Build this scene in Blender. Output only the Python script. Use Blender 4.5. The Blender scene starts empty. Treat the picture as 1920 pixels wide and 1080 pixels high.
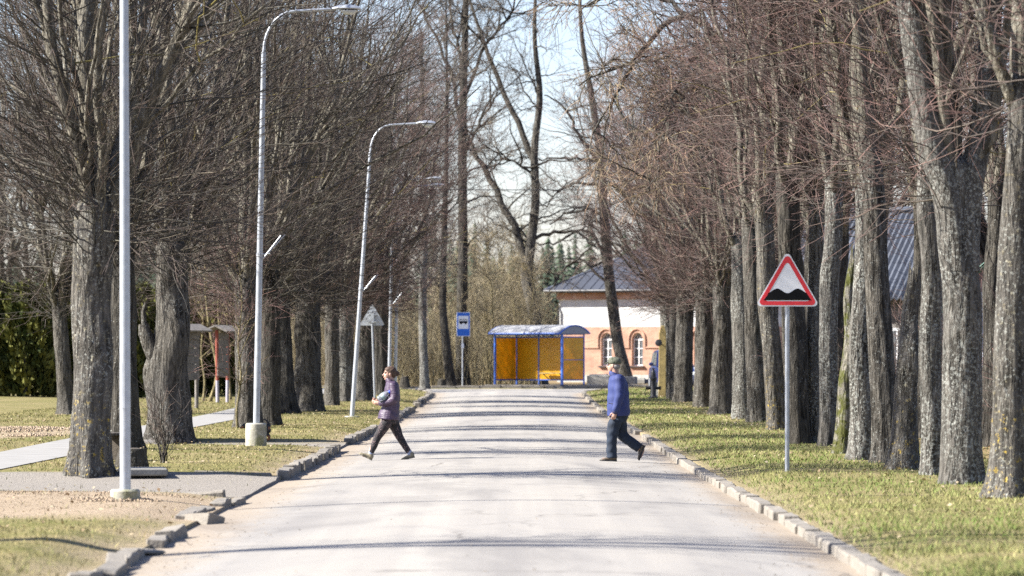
import bpy, bmesh, math, random
import numpy as np
from mathutils import Vector, Matrix

# ------------------------------------------------------------------ camera, sky, sun, exposure
R = math.radians
SC = bpy.context.scene
COL = SC.collection
FPX, HOR, CAMZ = 8000.0, 672.0, 1.65          # focal length in photo pixels, horizon row, eye height

cam = bpy.data.cameras.new("camera")
cam.sensor_width = 36.0
cam.lens = 36.0 * FPX / 1920.0
cam.shift_y = (HOR - 540.0) / 1920.0
cam.clip_start = 1.0
cam.clip_end = 9000.0
cam.dof.use_dof = True
cam.dof.focus_distance = 72.0
cam.dof.aperture_fstop = 3.6
camo = bpy.data.objects.new("camera", cam)
camo.location = (0, 0, CAMZ)
camo.rotation_euler = (R(90), 0, 0)
COL.objects.link(camo)
SC.camera = camo

SUN_EL, SUN_BACK = R(37), R(9)                # sun from the left, a little behind the camera
to_sun = Vector((-math.cos(SUN_BACK) * math.cos(SUN_EL), -math.sin(SUN_BACK) * math.cos(SUN_EL), math.sin(SUN_EL)))
W = bpy.data.worlds.new("World")
SC.world = W
W.use_nodes = True
wn = W.node_tree.nodes
sky = wn.new("ShaderNodeTexSky")
sky.sky_type = 'NISHITA'
sky.sun_disc = False
sky.sun_elevation = SUN_EL
sky.sun_rotation = math.atan2(to_sun.x, to_sun.y)
sky.air_density = 1.0
sky.dust_density = 0.7
sky.ozone_density = 3.0
wt = wn.new("ShaderNodeMix")                   # slight white balance of the sky
wt.data_type = 'RGBA'
wt.blend_type = 'MULTIPLY'
wt.inputs[0].default_value = 1.0
wt.inputs[7].default_value = (1.06, 0.98, 1.09, 1)
W.node_tree.links.new(sky.outputs[0], wt.inputs[6])
W.node_tree.links.new(wt.outputs[2], wn["Background"].inputs[0])
wn["Background"].inputs[1].default_value = 0.074

sl = bpy.data.lights.new("sun", 'SUN')
sl.energy = 5.0
sl.angle = R(0.53)
sl.color = (1.0, 0.965, 0.895)
so = bpy.data.objects.new("sun", sl)
so.rotation_euler = (-to_sun).to_track_quat('-Z', 'Y').to_euler()
so.location = (-60, -10, 60)
COL.objects.link(so)

SC.view_settings.view_transform = 'Standard'
SC.view_settings.look = 'None'
SC.view_settings.gamma = 1.0
SC.view_settings.exposure = 1.68
SC.view_settings.use_curve_mapping = False
SC.cycles.use_denoising = False
SC.cycles.max_bounces = 6
SC.cycles.transparent_max_bounces = 8
SC.cycles.caustics_reflective = False
SC.cycles.caustics_refractive = False

# ------------------------------------------------------------------ helpers
rng = np.random.default_rng(11)
random.seed(5)


def smooth(a, b, v):
    t = np.clip((np.asarray(v, float) - a) / (b - a), 0, 1)
    return t * t * (3 - 2 * t)


def wav(x, y, seed=0, s=1.0):
    r = np.random.default_rng(seed)
    o = 0
    for i in range(7):
        a = r.uniform(0, 6.283)
        f = s * r.uniform(0.5, 2.4)
        o = o + np.sin((x * math.cos(a) + y * math.sin(a)) * f + r.uniform(0, 6.28))
    return o / 7.0


RL, RR = -3.03, 2.66      # road edges
Y_END = 176.0             # where the road meets the cross street
Y_FAR = 187.5             # far kerb of the cross street


def prof(y):
    return 0.32 * smooth(120, 186, y)


def road_edges(y):
    fl = smooth(163, 176, y) ** 2
    return RL - 0.9 * fl, RR + 1.0 * fl


def zroad(x, y):
    u = (x - (RL + RR) / 2) / ((RR - RL) / 2)
    return prof(y) + 0.085 * np.clip(1 - u * u, 0, 1) * (1 - smooth(168, 178, y))


def zg(x, y):
    """height of the verges, drives and lawns"""
    x = np.asarray(x, float)
    y = np.asarray(y, float)
    h = 0.125 + 0.035 * wav(x, y, 3, 0.7) + 0.012 * wav(x, y, 9, 3.1)
    h = h + 0.05 * smooth(-12, -20, x) + 0.10 * smooth(5, 9, x)
    d1 = smooth(49.2, 50.0, y) * (1 - smooth(56.6, 57.4, y)) * (1 - smooth(-3.1, -2.9, x))
    h = h * (1 - d1) + (0.03 + 0.012 * wav(x, y, 12, 2.0)) * d1
    d2 = smooth(76.0, 76.5, y) * (1 - smooth(80.5, 81.2, y)) * (1 - smooth(-3.1, -2.9, x)) * smooth(-7.2, -6.9, x)
    h = h * (1 - d2) + 0.03 * d2
    near = (1 - smooth(46.5, 50, y)) * (1 - smooth(-3.4, -3.0, x))
    h = h + near * 0.03 * wav(x, y, 21, 2.4)
    pth = smooth(-8.8, -8.5, x) * (1 - smooth(-6.8, -6.5, x)) * (y > 57)
    h = h * (1 - pth) + 0.12 * pth
    el, er = road_edges(y)
    dr = np.where(x > 0, x - er, el - x)
    ed = 1 - smooth(0.15, 0.9, dr)
    lo = np.where((x < 0) & (y < 57), 0.035, 0.06)
    h = np.where(ed > 0, np.minimum(h, h * (1 - ed) + lo * ed), h)
    inroad = (x > el - 0.10) & (x < er + 0.10) & (y < Y_END + 1)
    cross = (y > Y_END) & (y < Y_FAR) & (x > -16)
    h = np.where(inroad | cross, -0.12, h)
    hill = 5.0 * smooth(300, 620, y) + 9.0 * smooth(620, 1200, y)
    return h + prof(y) + hill


def dist(py, x=None, z=None):
    """distance of the ground seen in photo row py (px column x)"""
    lo, hi = 20.0, 900.0
    for _ in range(50):
        m = 0.5 * (lo + hi)
        X = 0.0 if x is None else (x - 960) / FPX * m
        zz = z if z is not None else float(zg(X, m))
        if HOR + FPX * (CAMZ - zz) / m > py:
            lo = m
        else:
            hi = m
    return m


def at(px, py, D):
    return Vector(((px - 960) / FPX * D, D, CAMZ + (HOR - py) / FPX * D))


def ground_at(px, py, onroad=False):
    if onroad:
        d = 60.0
        for _ in range(20):
            X = (px - 960) / FPX * d
            d = FPX * (CAMZ - float(zroad(X, d))) / (py - HOR)
        X = (px - 960) / FPX * d
        return Vector((X, d, float(zroad(X, d))))
    d = dist(py, px)
    X = (px - 960) / FPX * d
    return Vector((X, d, float(zg(X, d))))


def link(o, parent=None):
    COL.objects.link(o)
    if parent is not None:
        o.parent = parent
    return o


def tag(o, label=None, cat=None, group=None, kind=None):
    if label:
        o["label"] = label
    if cat:
        o["category"] = cat
    if group:
        o["group"] = group
    if kind:
        o["kind"] = kind
    return o


def thing(name, label, cat, loc=(0, 0, 0), rz=0.0, group=None):
    o = bpy.data.objects.new(name, None)
    o.empty_display_size = 0.2
    o.location = loc
    o.rotation_euler = (0, 0, rz)
    link(o)
    return tag(o, label, cat, group)


def set_smooth(me, angle=None):
    me.polygons.foreach_set("use_smooth", np.ones(len(me.polygons), bool))
    if angle is not None:
        me.set_sharp_from_angle(angle=angle)
    me.update()


def arr_mesh(name, V, Q, attrs=None, smooth_=True):
    """mesh from an (n,3) vertex array and an (m,k) face array"""
    me = bpy.data.meshes.new(name)
    V = np.ascontiguousarray(V, np.float32)
    Q = np.ascontiguousarray(Q, np.int32)
    m, k = Q.shape
    me.vertices.add(len(V))
    me.vertices.foreach_set("co", V.ravel())
    me.loops.add(m * k)
    me.loops.foreach_set("vertex_index", Q.ravel())
    me.polygons.add(m)
    me.polygons.foreach_set("loop_start", np.arange(0, m * k, k, dtype=np.int32))
    if smooth_:
        me.polygons.foreach_set("use_smooth", np.ones(m, bool))
    me.update(calc_edges=True)
    for an, av in (attrs or {}).items():
        a = me.attributes.new(an, 'FLOAT', 'POINT')
        a.data.foreach_set("value", np.ascontiguousarray(av, np.float32))
    return me


def obj(name, me, mat=None, parent=None, loc=None):
    o = bpy.data.objects.new(name, me)
    if mat is not None and len(me.materials) == 0:
        me.materials.append(mat)
    link(o, parent)
    if loc is not None:
        o.location = loc
    return o


class MB:
    """collects simple solids into one mesh"""

    def __init__(s):
        s.v, s.f, s.m = [], [], []

    def add(s, vs, fs, mi=0):
        n = len(s.v)
        s.v += [tuple(v) for v in vs]
        s.f += [tuple(i + n for i in f) for f in fs]
        s.m += [mi] * len(fs)
        return s

    def box(s, c, d, rz=0.0, mi=0, rot=None):
        x, y, z = d[0] / 2, d[1] / 2, d[2] / 2
        M = rot if rot is not None else Matrix.Rotation(rz, 3, 'Z')
        vs = [Vector(c) + M @ Vector((a * x, b * y, e * z)) for e in (-1, 1) for a, b in ((-1, -1), (1, -1), (1, 1), (-1, 1))]
        return s.add(vs, [(3, 2, 1, 0), (4, 5, 6, 7), (0, 1, 5, 4), (1, 2, 6, 5), (2, 3, 7, 6), (3, 0, 4, 7)], mi)

    def tube(s, pts, rad, n=10, mi=0, cap=True):
        pts = [Vector(p) for p in pts]
        if not hasattr(rad, '__len__'):
            rad = [rad] * len(pts)
        rings = []
        u = None
        for i, p in enumerate(pts):
            t = (pts[min(i + 1, len(pts) - 1)] - pts[max(i - 1, 0)]).normalized()
            if u is None:
                u = t.cross(Vector((0, 0, 1)) if abs(t.z) < .9 else Vector((1, 0, 0))).normalized()
            else:
                u = (u - t * u.dot(t)).normalized()
            w = t.cross(u)
            rings.append([p + (u * math.cos(2 * math.pi * k / n) + w * math.sin(2 * math.pi * k / n)) * rad[i] for k in range(n)])
        vs = [v for r in rings for v in r]
        fs = [(i * n + k, i * n + (k + 1) % n, (i + 1) * n + (k + 1) % n, (i + 1) * n + k) for i in range(len(pts) - 1) for k in range(n)]
        if cap:
            fs += [tuple(range(n))[::-1], tuple((len(pts) - 1) * n + k for k in range(n))]
        return s.add(vs, fs, mi)

    def lathe(s, prof_, c=(0, 0, 0), n=20, mi=0, cap=True):
        c = Vector(c)
        vs = [c + Vector((r * math.cos(2 * math.pi * k / n), r * math.sin(2 * math.pi * k / n), z)) for r, z in prof_ for k in range(n)]
        m = len(prof_)
        fs = [(i * n + k, i * n + (k + 1) % n, (i + 1) * n + (k + 1) % n, (i + 1) * n + k) for i in range(m - 1) for k in range(n)]
        if cap:
            fs += [tuple(range(n))[::-1], tuple((m - 1) * n + k for k in range(n))]
        return s.add(vs, fs, mi)

    def prism(s, poly, axis_fn, d0, d1, mi=0):
        """poly: 2-D points; axis_fn(a,b,d) -> 3-D point"""
        n = len(poly)
        vs = [axis_fn(a, b, d0) for a, b in poly] + [axis_fn(a, b, d1) for a, b in poly]
        fs = [tuple(range(n))[::-1], tuple(range(n, 2 * n))] + [(k, (k + 1) % n, n + (k + 1) % n, n + k) for k in range(n)]
        return s.add(vs, fs, mi)

    def build(s, name, mats, parent=None, smooth_=False, angle=R(40), bevel=0.0, loc=None):
        me = bpy.data.meshes.new(name)
        me.from_pydata(s.v, [], s.f)
        for m in (mats if isinstance(mats, (list, tuple)) else [mats]):
            me.materials.append(m)
        me.polygons.foreach_set("material_index", s.m)
        bm = bmesh.new()
        bm.from_mesh(me)
        bmesh.ops.recalc_face_normals(bm, faces=bm.faces)
        if bevel > 0:
            es = [e for e in bm.edges if len(e.link_faces) == 2 and e.calc_face_angle(0) > R(35)]
            bmesh.ops.bevel(bm, geom=es, offset=bevel, segments=1, affect='EDGES', profile=0.5)
        bm.to_mesh(me)
        bm.free()
        if smooth_:
            set_smooth(me, angle)
        return obj(name, me, None, parent, loc)


# ------------------------------------------------------------------ materials
MATS = {}


def nodes(name):
    m = bpy.data.materials.new(name)
    m.use_nodes = True
    nt = m.node_tree
    b = nt.nodes["Principled BSDF"]
    MATS[name] = m
    return m, nt, b


def nd(nt, t, **kw):
    n = nt.nodes.new(t)
    for k, v in kw.items():
        if k in n.inputs:
            n.inputs[k].default_value = v
        else:
            setattr(n, k, v)
    return n


def lk(nt, a, b):
    nt.links.new(a, b)


def ramp(nt, src, stops):
    r = nt.nodes.new("ShaderNodeValToRGB")
    e = r.color_ramp.elements
    while len(e) < len(stops):
        e.new(0.5)
    for i, (p, c) in enumerate(stops):
        e[i].position = p
        e[i].color = (*c, 1) if len(c) == 3 else c
    lk(nt, src, r.inputs[0])
    return r.outputs[0]


def coords(nt, scale=(1, 1, 1), rnd=False, kind="Object"):
    tc = nt.nodes.new("ShaderNodeTexCoord")
    mp = nt.nodes.new("ShaderNodeMapping")
    mp.inputs["Scale"].default_value = scale
    lk(nt, tc.outputs[kind], mp.inputs[0])
    if rnd:
        oi = nt.nodes.new("ShaderNodeObjectInfo")
        ml = nd(nt, "ShaderNodeMath", operation='MULTIPLY')
        ml.inputs[1].default_value = 57.0
        lk(nt, oi.outputs["Random"], ml.inputs[0])
        cb = nt.nodes.new("ShaderNodeCombineXYZ")
        for i in range(3):
            lk(nt, ml.outputs[0], cb.inputs[i])
        lk(nt, cb.outputs[0], mp.inputs["Location"])
    return mp.outputs[0]


def noise(nt, co, scale, detail=4, rough=0.55, dist_=0.0):
    n = nd(nt, "ShaderNodeTexNoise", Scale=scale, Detail=detail, Roughness=rough, Distortion=dist_)
    if co is not None:
        lk(nt, co, n.inputs["Vector"])
    return n.outputs[0]


def mix(nt, fac, a, b, mode='MIX'):
    m = nt.nodes.new("ShaderNodeMix")
    m.data_type = 'RGBA'
    m.blend_type = mode
    for s, i in ((fac, 0), (a, 6), (b, 7)):
        if isinstance(s, (int, float)):
            m.inputs[i].default_value = s
        elif isinstance(s, tuple):
            m.inputs[i].default_value = (*s, 1)
        else:
            lk(nt, s, m.inputs[i])
    return m.outputs[2]


def bump(nt, b, h, strength=0.4, distance=0.02):
    bn = nd(nt, "ShaderNodeBump", Strength=strength, Distance=distance)
    lk(nt, h, bn.inputs["Height"])
    lk(nt, bn.outputs[0], b.inputs["Normal"])


def simple(name, col, rough=0.6, metal=0.0, var=0.15, scale=6.0, bmp=0.0, rnd=True, spec=None):
    m, nt, b = nodes(name)
    co = coords(nt, rnd=rnd)
    n = noise(nt, co, scale, 5)
    lo = tuple(c * (1 - var) for c in col)
    hi = tuple(min(1, c * (1 + var)) for c in col)
    lk(nt, ramp(nt, n, [(0.3, lo), (0.7, hi)]), b.inputs["Base Color"])
    b.inputs["Roughness"].default_value = rough
    b.inputs["Metallic"].default_value = metal
    if spec is not None:
        b.inputs["Specular IOR Level"].default_value = spec
    if bmp > 0:
        bump(nt, b, noise(nt, co, scale * 4, 4), bmp, 0.01)
    return m


def attr(nt, name):
    a = nt.nodes.new("ShaderNodeAttribute")
    a.attribute_name = name
    return a.outputs["Fac"]


def bark(name, dark, light, lichen=0.5, yellow=0.0, moss=0.0, litcol=(0.29, 0.295, 0.265)):
    m, nt, b = nodes(name)
    co = coords(nt, rnd=True)
    cf = coords(nt, (1, 1, 0.16), rnd=True)
    fur = noise(nt, cf, 17, 4, 0.6, 0.6)
    big = noise(nt, co, 1.3, 3)
    c = ramp(nt, fur, [(0.40, dark), (0.60, light)])
    c = mix(nt, ramp(nt, big, [(0.35, (0, 0, 0)), (0.7, (0.6, 0.6, 0.6))]), c, tuple(0.55 * x + 0.03 for x in light))
    if lichen > 0:
        sp = noise(nt, co, 26, 4, 0.7)
        lo = 0.645 - 0.13 * lichen
        k = ramp(nt, sp, [(lo, (0, 0, 0)), (lo + 0.05, (0.85, 0.85, 0.85))])
        reg = ramp(nt, noise(nt, co, 1.1, 2), [(0.34, (0.1, 0.1, 0.1)), (0.6, (1, 1, 1))])
        c = mix(nt, mix(nt, 1.0, k, reg, 'MULTIPLY'), c, litcol)
    if yellow > 0:
        yn = noise(nt, co, 13, 5, 0.75)
        yk = ramp(nt, yn, [(0.66 - 0.2 * yellow, (0, 0, 0)), (0.74 - 0.2 * yellow, (1, 1, 1))])
        sx = nt.nodes.new("ShaderNodeSeparateXYZ")
        tc = nt.nodes.new("ShaderNodeTexCoord")
        lk(nt, tc.outputs["Object"], sx.inputs[0])
        zr = ramp(nt, sx.outputs[2], [(0.0, (1, 1, 1)), (0.9, (1, 1, 1)), (1.0, (0.25, 0.25, 0.25))])
        c = mix(nt, mix(nt, 1.0, yk, zr, 'MULTIPLY'), c, (0.36, 0.25, 0.035))
    if moss > 0:
        mn = noise(nt, co, 3.0, 5, 0.7)
        mk = ramp(nt, mn, [(0.62 - 0.2 * moss, (0, 0, 0)), (0.72 - 0.2 * moss, (0.9, 0.9, 0.9))])
        c = mix(nt, mk, c, (0.07, 0.075, 0.015))
    lk(nt, c, b.inputs["Base Color"])
    b.inputs["Roughness"].default_value = 0.95
    b.inputs["Specular IOR Level"].default_value = 0.15
    bump(nt, b, fur, 1.0, 0.10)
    return m


M_BARK = bark("bark_grey", (0.02, 0.017, 0.013), (0.118, 0.106, 0.088), 0.5)
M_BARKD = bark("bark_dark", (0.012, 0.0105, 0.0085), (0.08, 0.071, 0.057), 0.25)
M_BARKL = bark("bark_lichen", (0.03, 0.027, 0.022), (0.142, 0.130, 0.112), 1.0)
M_BARKY = bark("bark_yellow", (0.028, 0.025, 0.02), (0.132, 0.119, 0.10), 0.7, 0.42)
M_BARKM = bark("bark_mossy", (0.05, 0.045, 0.03), (0.22, 0.20, 0.16), 0.7, 0.25, 0.75)
M_BIRCH = bark("bark_birch", (0.25, 0.24, 0.23), (0.72, 0.71, 0.69), 0.2, 0, 0, (0.05, 0.045, 0.04))
M_LIMB = bark("bark_limb", (0.05, 0.044, 0.033), (0.20, 0.18, 0.14), 0.5, 0.2)


def twig_mat(name, stem, tip, var=0.5):
    m, nt, b = nodes(name)
    a = attr(nt, "tip")
    co = coords(nt, rnd=True)
    n = noise(nt, co, 1.2, 2)
    c = mix(nt, a, stem, tip)
    c = mix(nt, 1.0, c, ramp(nt, n, [(0.3, (1 - var,) * 3), (0.7, (1 + var,) * 3)]), 'MULTIPLY')
    c = mix(nt, 1.0, c, ramp(nt, attr(nt, "var"), [(0.0, (0.35,) * 3), (0.7, (1.0,) * 3), (1.0, (2.1, 2.05, 1.9))]), 'MULTIPLY')  # per-twig brightness: dark strokes and pale sunlit highlights put into the colour
    g = attr(nt, "lich")
    c = mix(nt, g, c, (0.30, 0.25, 0.06))
    lk(nt, c, b.inputs["Base Color"])
    b.inputs["Roughness"].default_value = 0.7
    b.inputs["Specular IOR Level"].default_value = 0.35
    return m


M_TWIG = twig_mat("twig_lime", (0.060, 0.055, 0.041), (0.092, 0.064, 0.053), 0.45)
M_TWIGR = twig_mat("twig_lime_reddish", (0.078, 0.067, 0.054), (0.155, 0.09, 0.079), 0.45)
M_TWIGO = twig_mat("twig_open", (0.10, 0.09, 0.07), (0.16, 0.13, 0.105), 0.4)
M_BRUSH = twig_mat("twig_brush", (0.24, 0.20, 0.11), (0.28, 0.23, 0.15), 0.5)

# ------------------------------------------------------------------ ground, road, kerbs
def mat_ground():
    m, nt, b = nodes("ground")
    co = coords(nt, kind="Object")
    n1 = noise(nt, co, 0.55, 5, 0.6)
    n2 = noise(nt, co, 9.0, 5, 0.7)
    n3 = noise(nt, co, 40.0, 3, 0.7)
    g = ramp(nt, n2, [(0.3, (0.075, 0.085, 0.022)), (0.5, (0.15, 0.14, 0.05)), (0.7, (0.27, 0.21, 0.105))])
    dry = ramp(nt, n3, [(0.3, (0.16, 0.125, 0.06)), (0.7, (0.34, 0.27, 0.15))])
    c = mix(nt, ramp(nt, n1, [(0.4, (0, 0, 0)), (0.68, (0.8, 0.8, 0.8))]), g, dry)
    soil = ramp(nt, n2, [(0.25, (0.22, 0.165, 0.11)), (0.75, (0.37, 0.295, 0.21))])
    c = mix(nt, attr(nt, "soil"), c, soil)
    drive = ramp(nt, n3, [(0.3, (0.17, 0.15, 0.13)), (0.7, (0.29, 0.265, 0.23))])
    c = mix(nt, attr(nt, "drive"), c, drive)
    lit = ramp(nt, n3, [(0.3, (0.10, 0.065, 0.035)), (0.7, (0.33, 0.235, 0.13))])
    c = mix(nt, attr(nt, "litter"), c, lit)
    lk(nt, c, b.inputs["Base Color"])
    b.inputs["Roughness"].default_value = 1.0
    b.inputs["Specular IOR Level"].default_value = 0.1
    bump(nt, b, n3, 0.7, 0.03)
    return m


def mat_road():
    m, nt, b = nodes("road")
    co = coords(nt, kind="Object")
    cl = coords(nt, (1, 0.25, 1), kind="Object")
    n1 = noise(nt, cl, 0.8, 5, 0.6)
    n2 = noise(nt, co, 30, 4, 0.7)
    n3 = noise(nt, co, 150, 2, 0.7)
    c = ramp(nt, n1, [(0.3, (0.25, 0.236, 0.212)), (0.5, (0.28, 0.264, 0.236)), (0.7, (0.30, 0.28, 0.248))])
    c = mix(nt, 0.5, c, ramp(nt, n3, [(0.3, (0.20, 0.19, 0.18)), (0.7, (0.33, 0.305, 0.28))]))
    c = mix(nt, ramp(nt, n2, [(0.6, (0, 0, 0)), (0.75, (0.35, 0.35, 0.35))]), c, (0.34, 0.28, 0.21))
    tr = noise(nt, coords(nt, (1.3, 0.015, 1), kind="Object"), 1.0, 4, 0.6)
    c = mix(nt, 0.55, c, ramp(nt, tr, [(0.35, (0.215, 0.20, 0.183)), (0.65, (0.325, 0.30, 0.262))]))
    # sandy dirt swept to the edges
    e = attr(nt, "edge")
    md = nd(nt, "ShaderNodeMath", operation='MULTIPLY_ADD')
    lk(nt, noise(nt, co, 2.2, 5, 0.7), md.inputs[0])
    md.inputs[1].default_value = 1.1
    md.inputs[2].default_value = -0.62
    ad = nd(nt, "ShaderNodeMath", operation='ADD')
    lk(nt, md.outputs[0], ad.inputs[0])
    lk(nt, e, ad.inputs[1])
    c = mix(nt, ramp(nt, ad.outputs[0], [(0.35, (0, 0, 0)), (0.75, (0.85, 0.85, 0.85))]), c, (0.27, 0.22, 0.165))
    c = mix(nt, 1.0, c, ramp(nt, noise(nt, coords(nt, (1, .3, 1), kind="Object"), 0.55, 4, 0.65, 0.8), [(0.36, (0.80, 0.80, 0.81)), (0.5, (1.0, 1.0, 1.0)), (0.66, (1.06, 1.05, 1.03))]), 'MULTIPLY')
    # fine cracks
    vo = nd(nt, "ShaderNodeTexVoronoi", feature='DISTANCE_TO_EDGE', Scale=0.42)
    wp = nd(nt, "ShaderNodeMix", data_type='VECTOR')
    wp.inputs[0].default_value = 0.35
    lk(nt, co, wp.inputs[4])
    nn = nd(nt, "ShaderNodeTexNoise", Scale=1.7, Detail=5)
    lk(nt, co, nn.inputs["Vector"])
    lk(nt, nn.outputs[1], wp.inputs[5])
    lk(nt, wp.outputs[1], vo.inputs["Vector"])
    ck = ramp(nt, vo.outputs[0], [(0.003, (0.75, 0.75, 0.75)), (0.009, (0, 0, 0))])
    ck = mix(nt, 1.0, ck, ramp(nt, noise(nt, co, 0.25, 3), [(0.45, (0, 0, 0)), (0.6, (1, 1, 1))]), 'MULTIPLY')
    c = mix(nt, ck, c, (0.10, 0.09, 0.08))
    lk(nt, c, b.inputs["Base Color"])
    b.inputs["Roughness"].default_value = 0.85
    b.inputs["Specular IOR Level"].default_value = 0.25
    bump(nt, b, n3, 0.35, 0.006)
    return m


M_GROUND, M_ROAD = mat_ground(), mat_road()
M_KERB = simple("kerb_stone", (0.20, 0.178, 0.148), 0.95, 0, 0.2, 9, 0.8)
M_CONC = simple("concrete", (0.33, 0.315, 0.28), 0.95, 0, 0.25, 3, 0.5)
M_PATH = simple("path_concrete", (0.235, 0.225, 0.208), 0.95, 0, 0.12, 1.5, 0.3)


def spaced(stops):
    out = []
    for a, b_, d in stops:
        out += list(np.arange(a, b_, d))
    return np.array(sorted(set(np.round(out + [stops[-1][1]], 4))))


def grid_mesh(name, xs, ys, zf, attrs=None):
    X, Y = np.meshgrid(xs, ys)
    Z = zf(X, Y)
    V = np.stack([X, Y, Z], -1).reshape(-1, 3)
    nx, ny = len(xs), len(ys)
    i = np.arange(ny - 1)[:, None] * nx + np.arange(nx - 1)[None, :]
    Q = np.stack([i, i + 1, i + nx + 1, i + nx], -1).reshape(-1, 4)
    at_ = {k: f(X, Y).ravel() for k, f in (attrs or {}).items()}
    return arr_mesh(name, V, Q, at_)


def soil_f(x, y):
    # bare sandy earth round the first lamp post and behind the path
    d = np.sqrt(((x + 5.4) / 3.2) ** 2 + ((y - 45.2) / 4.3) ** 2)
    s = 1 - smooth(0.75, 1.15, d + 0.22 * wav(x, y, 31, 2.5))
    d2 = np.sqrt(((x + 11.5) / 3.2) ** 2 + ((y - 88) / 9.0) ** 2)
    s2 = (1 - smooth(0.7, 1.1, d2 + 0.25 * wav(x, y, 33, 2.0))) * 0.9
    e = 0.5 * (1 - smooth(0.1, 0.75, np.abs(x - RR) + 0.2 * wav(x, y, 35, 3)))
    e2 = 0.7 * (1 - smooth(0.1, 0.9, np.abs(x - RL) + 0.3 * wav(x, y, 36, 3))) * (y < 90)
    return np.clip(s + s2 + e + e2, 0, 1)


def drive_f(x, y):
    w = 0.25 * wav(x, y, 40, 3)
    d1 = smooth(49.0, 49.8, y + w) * (1 - smooth(57.2, 57.7, y)) * (x < RL)
    d2 = smooth(76.2, 76.6, y) * (1 - smooth(80.6, 81.0, y)) * (x < RL) * (x > -7)
    return np.clip(d1 + d2, 0, 1)


def litter_f(x, y):
    a = smooth(6.0, 8.0, x + 0.6 * wav(x, y, 44, 1.2)) * 0.9
    b_ = smooth(188, 192, y) * 0.75
    return np.clip(a + b_, 0, 0.95)


xs = spaced([(-3000, -600, 400), (-600, -100, 50), (-100, -24, 4), (-24, -9, 0.5), (-9, 9, 0.15), (9, 24, 0.5), (24, 100, 4), (100, 600, 50), (600, 3000, 400)])
xs = np.array(sorted(set(list(xs) + [RL - 0.101, RR + 0.101, RL - 0.099, RR + 0.099])))
ys = spaced([(-200, 20, 20), (20, 62, 0.2), (62, 110, 0.4), (110, 192, 0.8), (192, 320, 4), (320, 1300, 40), (1300, 5000, 400)])
ground = obj("ground", grid_mesh("ground", xs, ys, zg, {"soil": soil_f, "drive": drive_f, "litter": litter_f}), M_GROUND)
tag(ground, kind="structure")


def strip_mesh(name, ys, nx, edge, zf, attrs=None):
    u = np.linspace(0, 1, nx)
    el, er = edge(ys)
    X = el[:, None] + (er - el)[:, None] * u[None]
    Y = np.repeat(ys[:, None], nx, 1)
    Z = zf(X, Y)
    V = np.stack([X, Y, Z], -1).reshape(-1, 3)
    i = np.arange(len(ys) - 1)[:, None] * nx + np.arange(nx - 1)[None]
    Q = np.stack([i, i + 1, i + nx + 1, i + nx], -1).reshape(-1, 4)
    return arr_mesh(name, V, Q, {k: f(X, Y).ravel() for k, f in (attrs or {}).items()})


def road_edge_attr(x, y):
    el, er = road_edges(y)
    d = np.minimum(x - el, er - x)
    return np.clip(1.0 - d / np.where(x < 0, 1.15, 0.8), 0, 1) * (y < 178)


rys = np.concatenate([np.arange(-30, 30, 3.0), np.arange(30, 176.01, 0.5)])
road = obj("road", strip_mesh("road", rys, 40, lambda y: (road_edges(y)[0] - 0.12, road_edges(y)[1] + 0.12),
           lambda x, y: zroad(x, y) + 0.012 * wav(x, y, 50, 0.6) * smooth(0, 1, 3.0 - np.abs(x)), {"edge": road_edge_attr}), M_ROAD)
tag(road, kind="structure")
cys = np.linspace(175.7, Y_FAR + 0.1, 12)
cross = obj("cross_street", strip_mesh("cross_street", cys, 60, lambda y: (np.full_like(y, -16.0), np.full_like(y, 60.0)),
            lambda x, y: prof(y) - 0.004, {"edge": lambda x, y: 0 * x}), M_ROAD)
tag(cross, kind="structure")
pys = np.arange(58.5, 186, 0.7)
path = obj("footpath", strip_mesh("footpath", pys, 6, lambda y: (-8.35 + 0.08 * np.sin(y * .13) + 0 * y, -6.98 + 0.07 * np.sin(y * .17 + 2)),
           lambda x, y: zg(x * 0 - 7.6, y) + 0.012), M_PATH)
tag(path, kind="structure")
fys = np.linspace(Y_FAR + 0.05, Y_FAR + 3.2, 4)
plat = obj("bus_stop_pavement", strip_mesh("bus_stop_pavement", fys, 30, lambda y: (np.full_like(y, -1.2), np.full_like(y, 14.0)),
           lambda x, y: prof(y) + 0.155 + 0 * x), M_ROAD)
tag(plat, kind="structure")


def stone_mesh(seed, L=1.0, Wd=0.16, H=0.30):
    r = random.Random(seed)
    bm = bmesh.new()
    bmesh.ops.create_cube(bm, size=1.0)
    for v in bm.verts:
        v.co.x *= Wd
        v.co.y *= L
        v.co.z *= H
    bmesh.ops.subdivide_edges(bm, edges=[e for e in bm.edges if abs(e.verts[0].co.y - e.verts[1].co.y) > .5], cuts=2)
    es = [e for e in bm.edges if e.calc_face_angle(0) > 1]
    bmesh.ops.bevel(bm, geom=es, offset=0.012, segments=1, affect='EDGES', profile=0.5)
    for v in bm.verts:
        v.co += Vector((r.uniform(-1, 1), r.uniform(-1, 1), r.uniform(-1, 1))) * 0.010
    me = bpy.data.meshes.new("kerb_stone")
    bm.to_mesh(me)
    bm.free()
    me.materials.append(M_KERB)
    return me


STONES = [stone_mesh(i) for i in range(7)]


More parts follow.
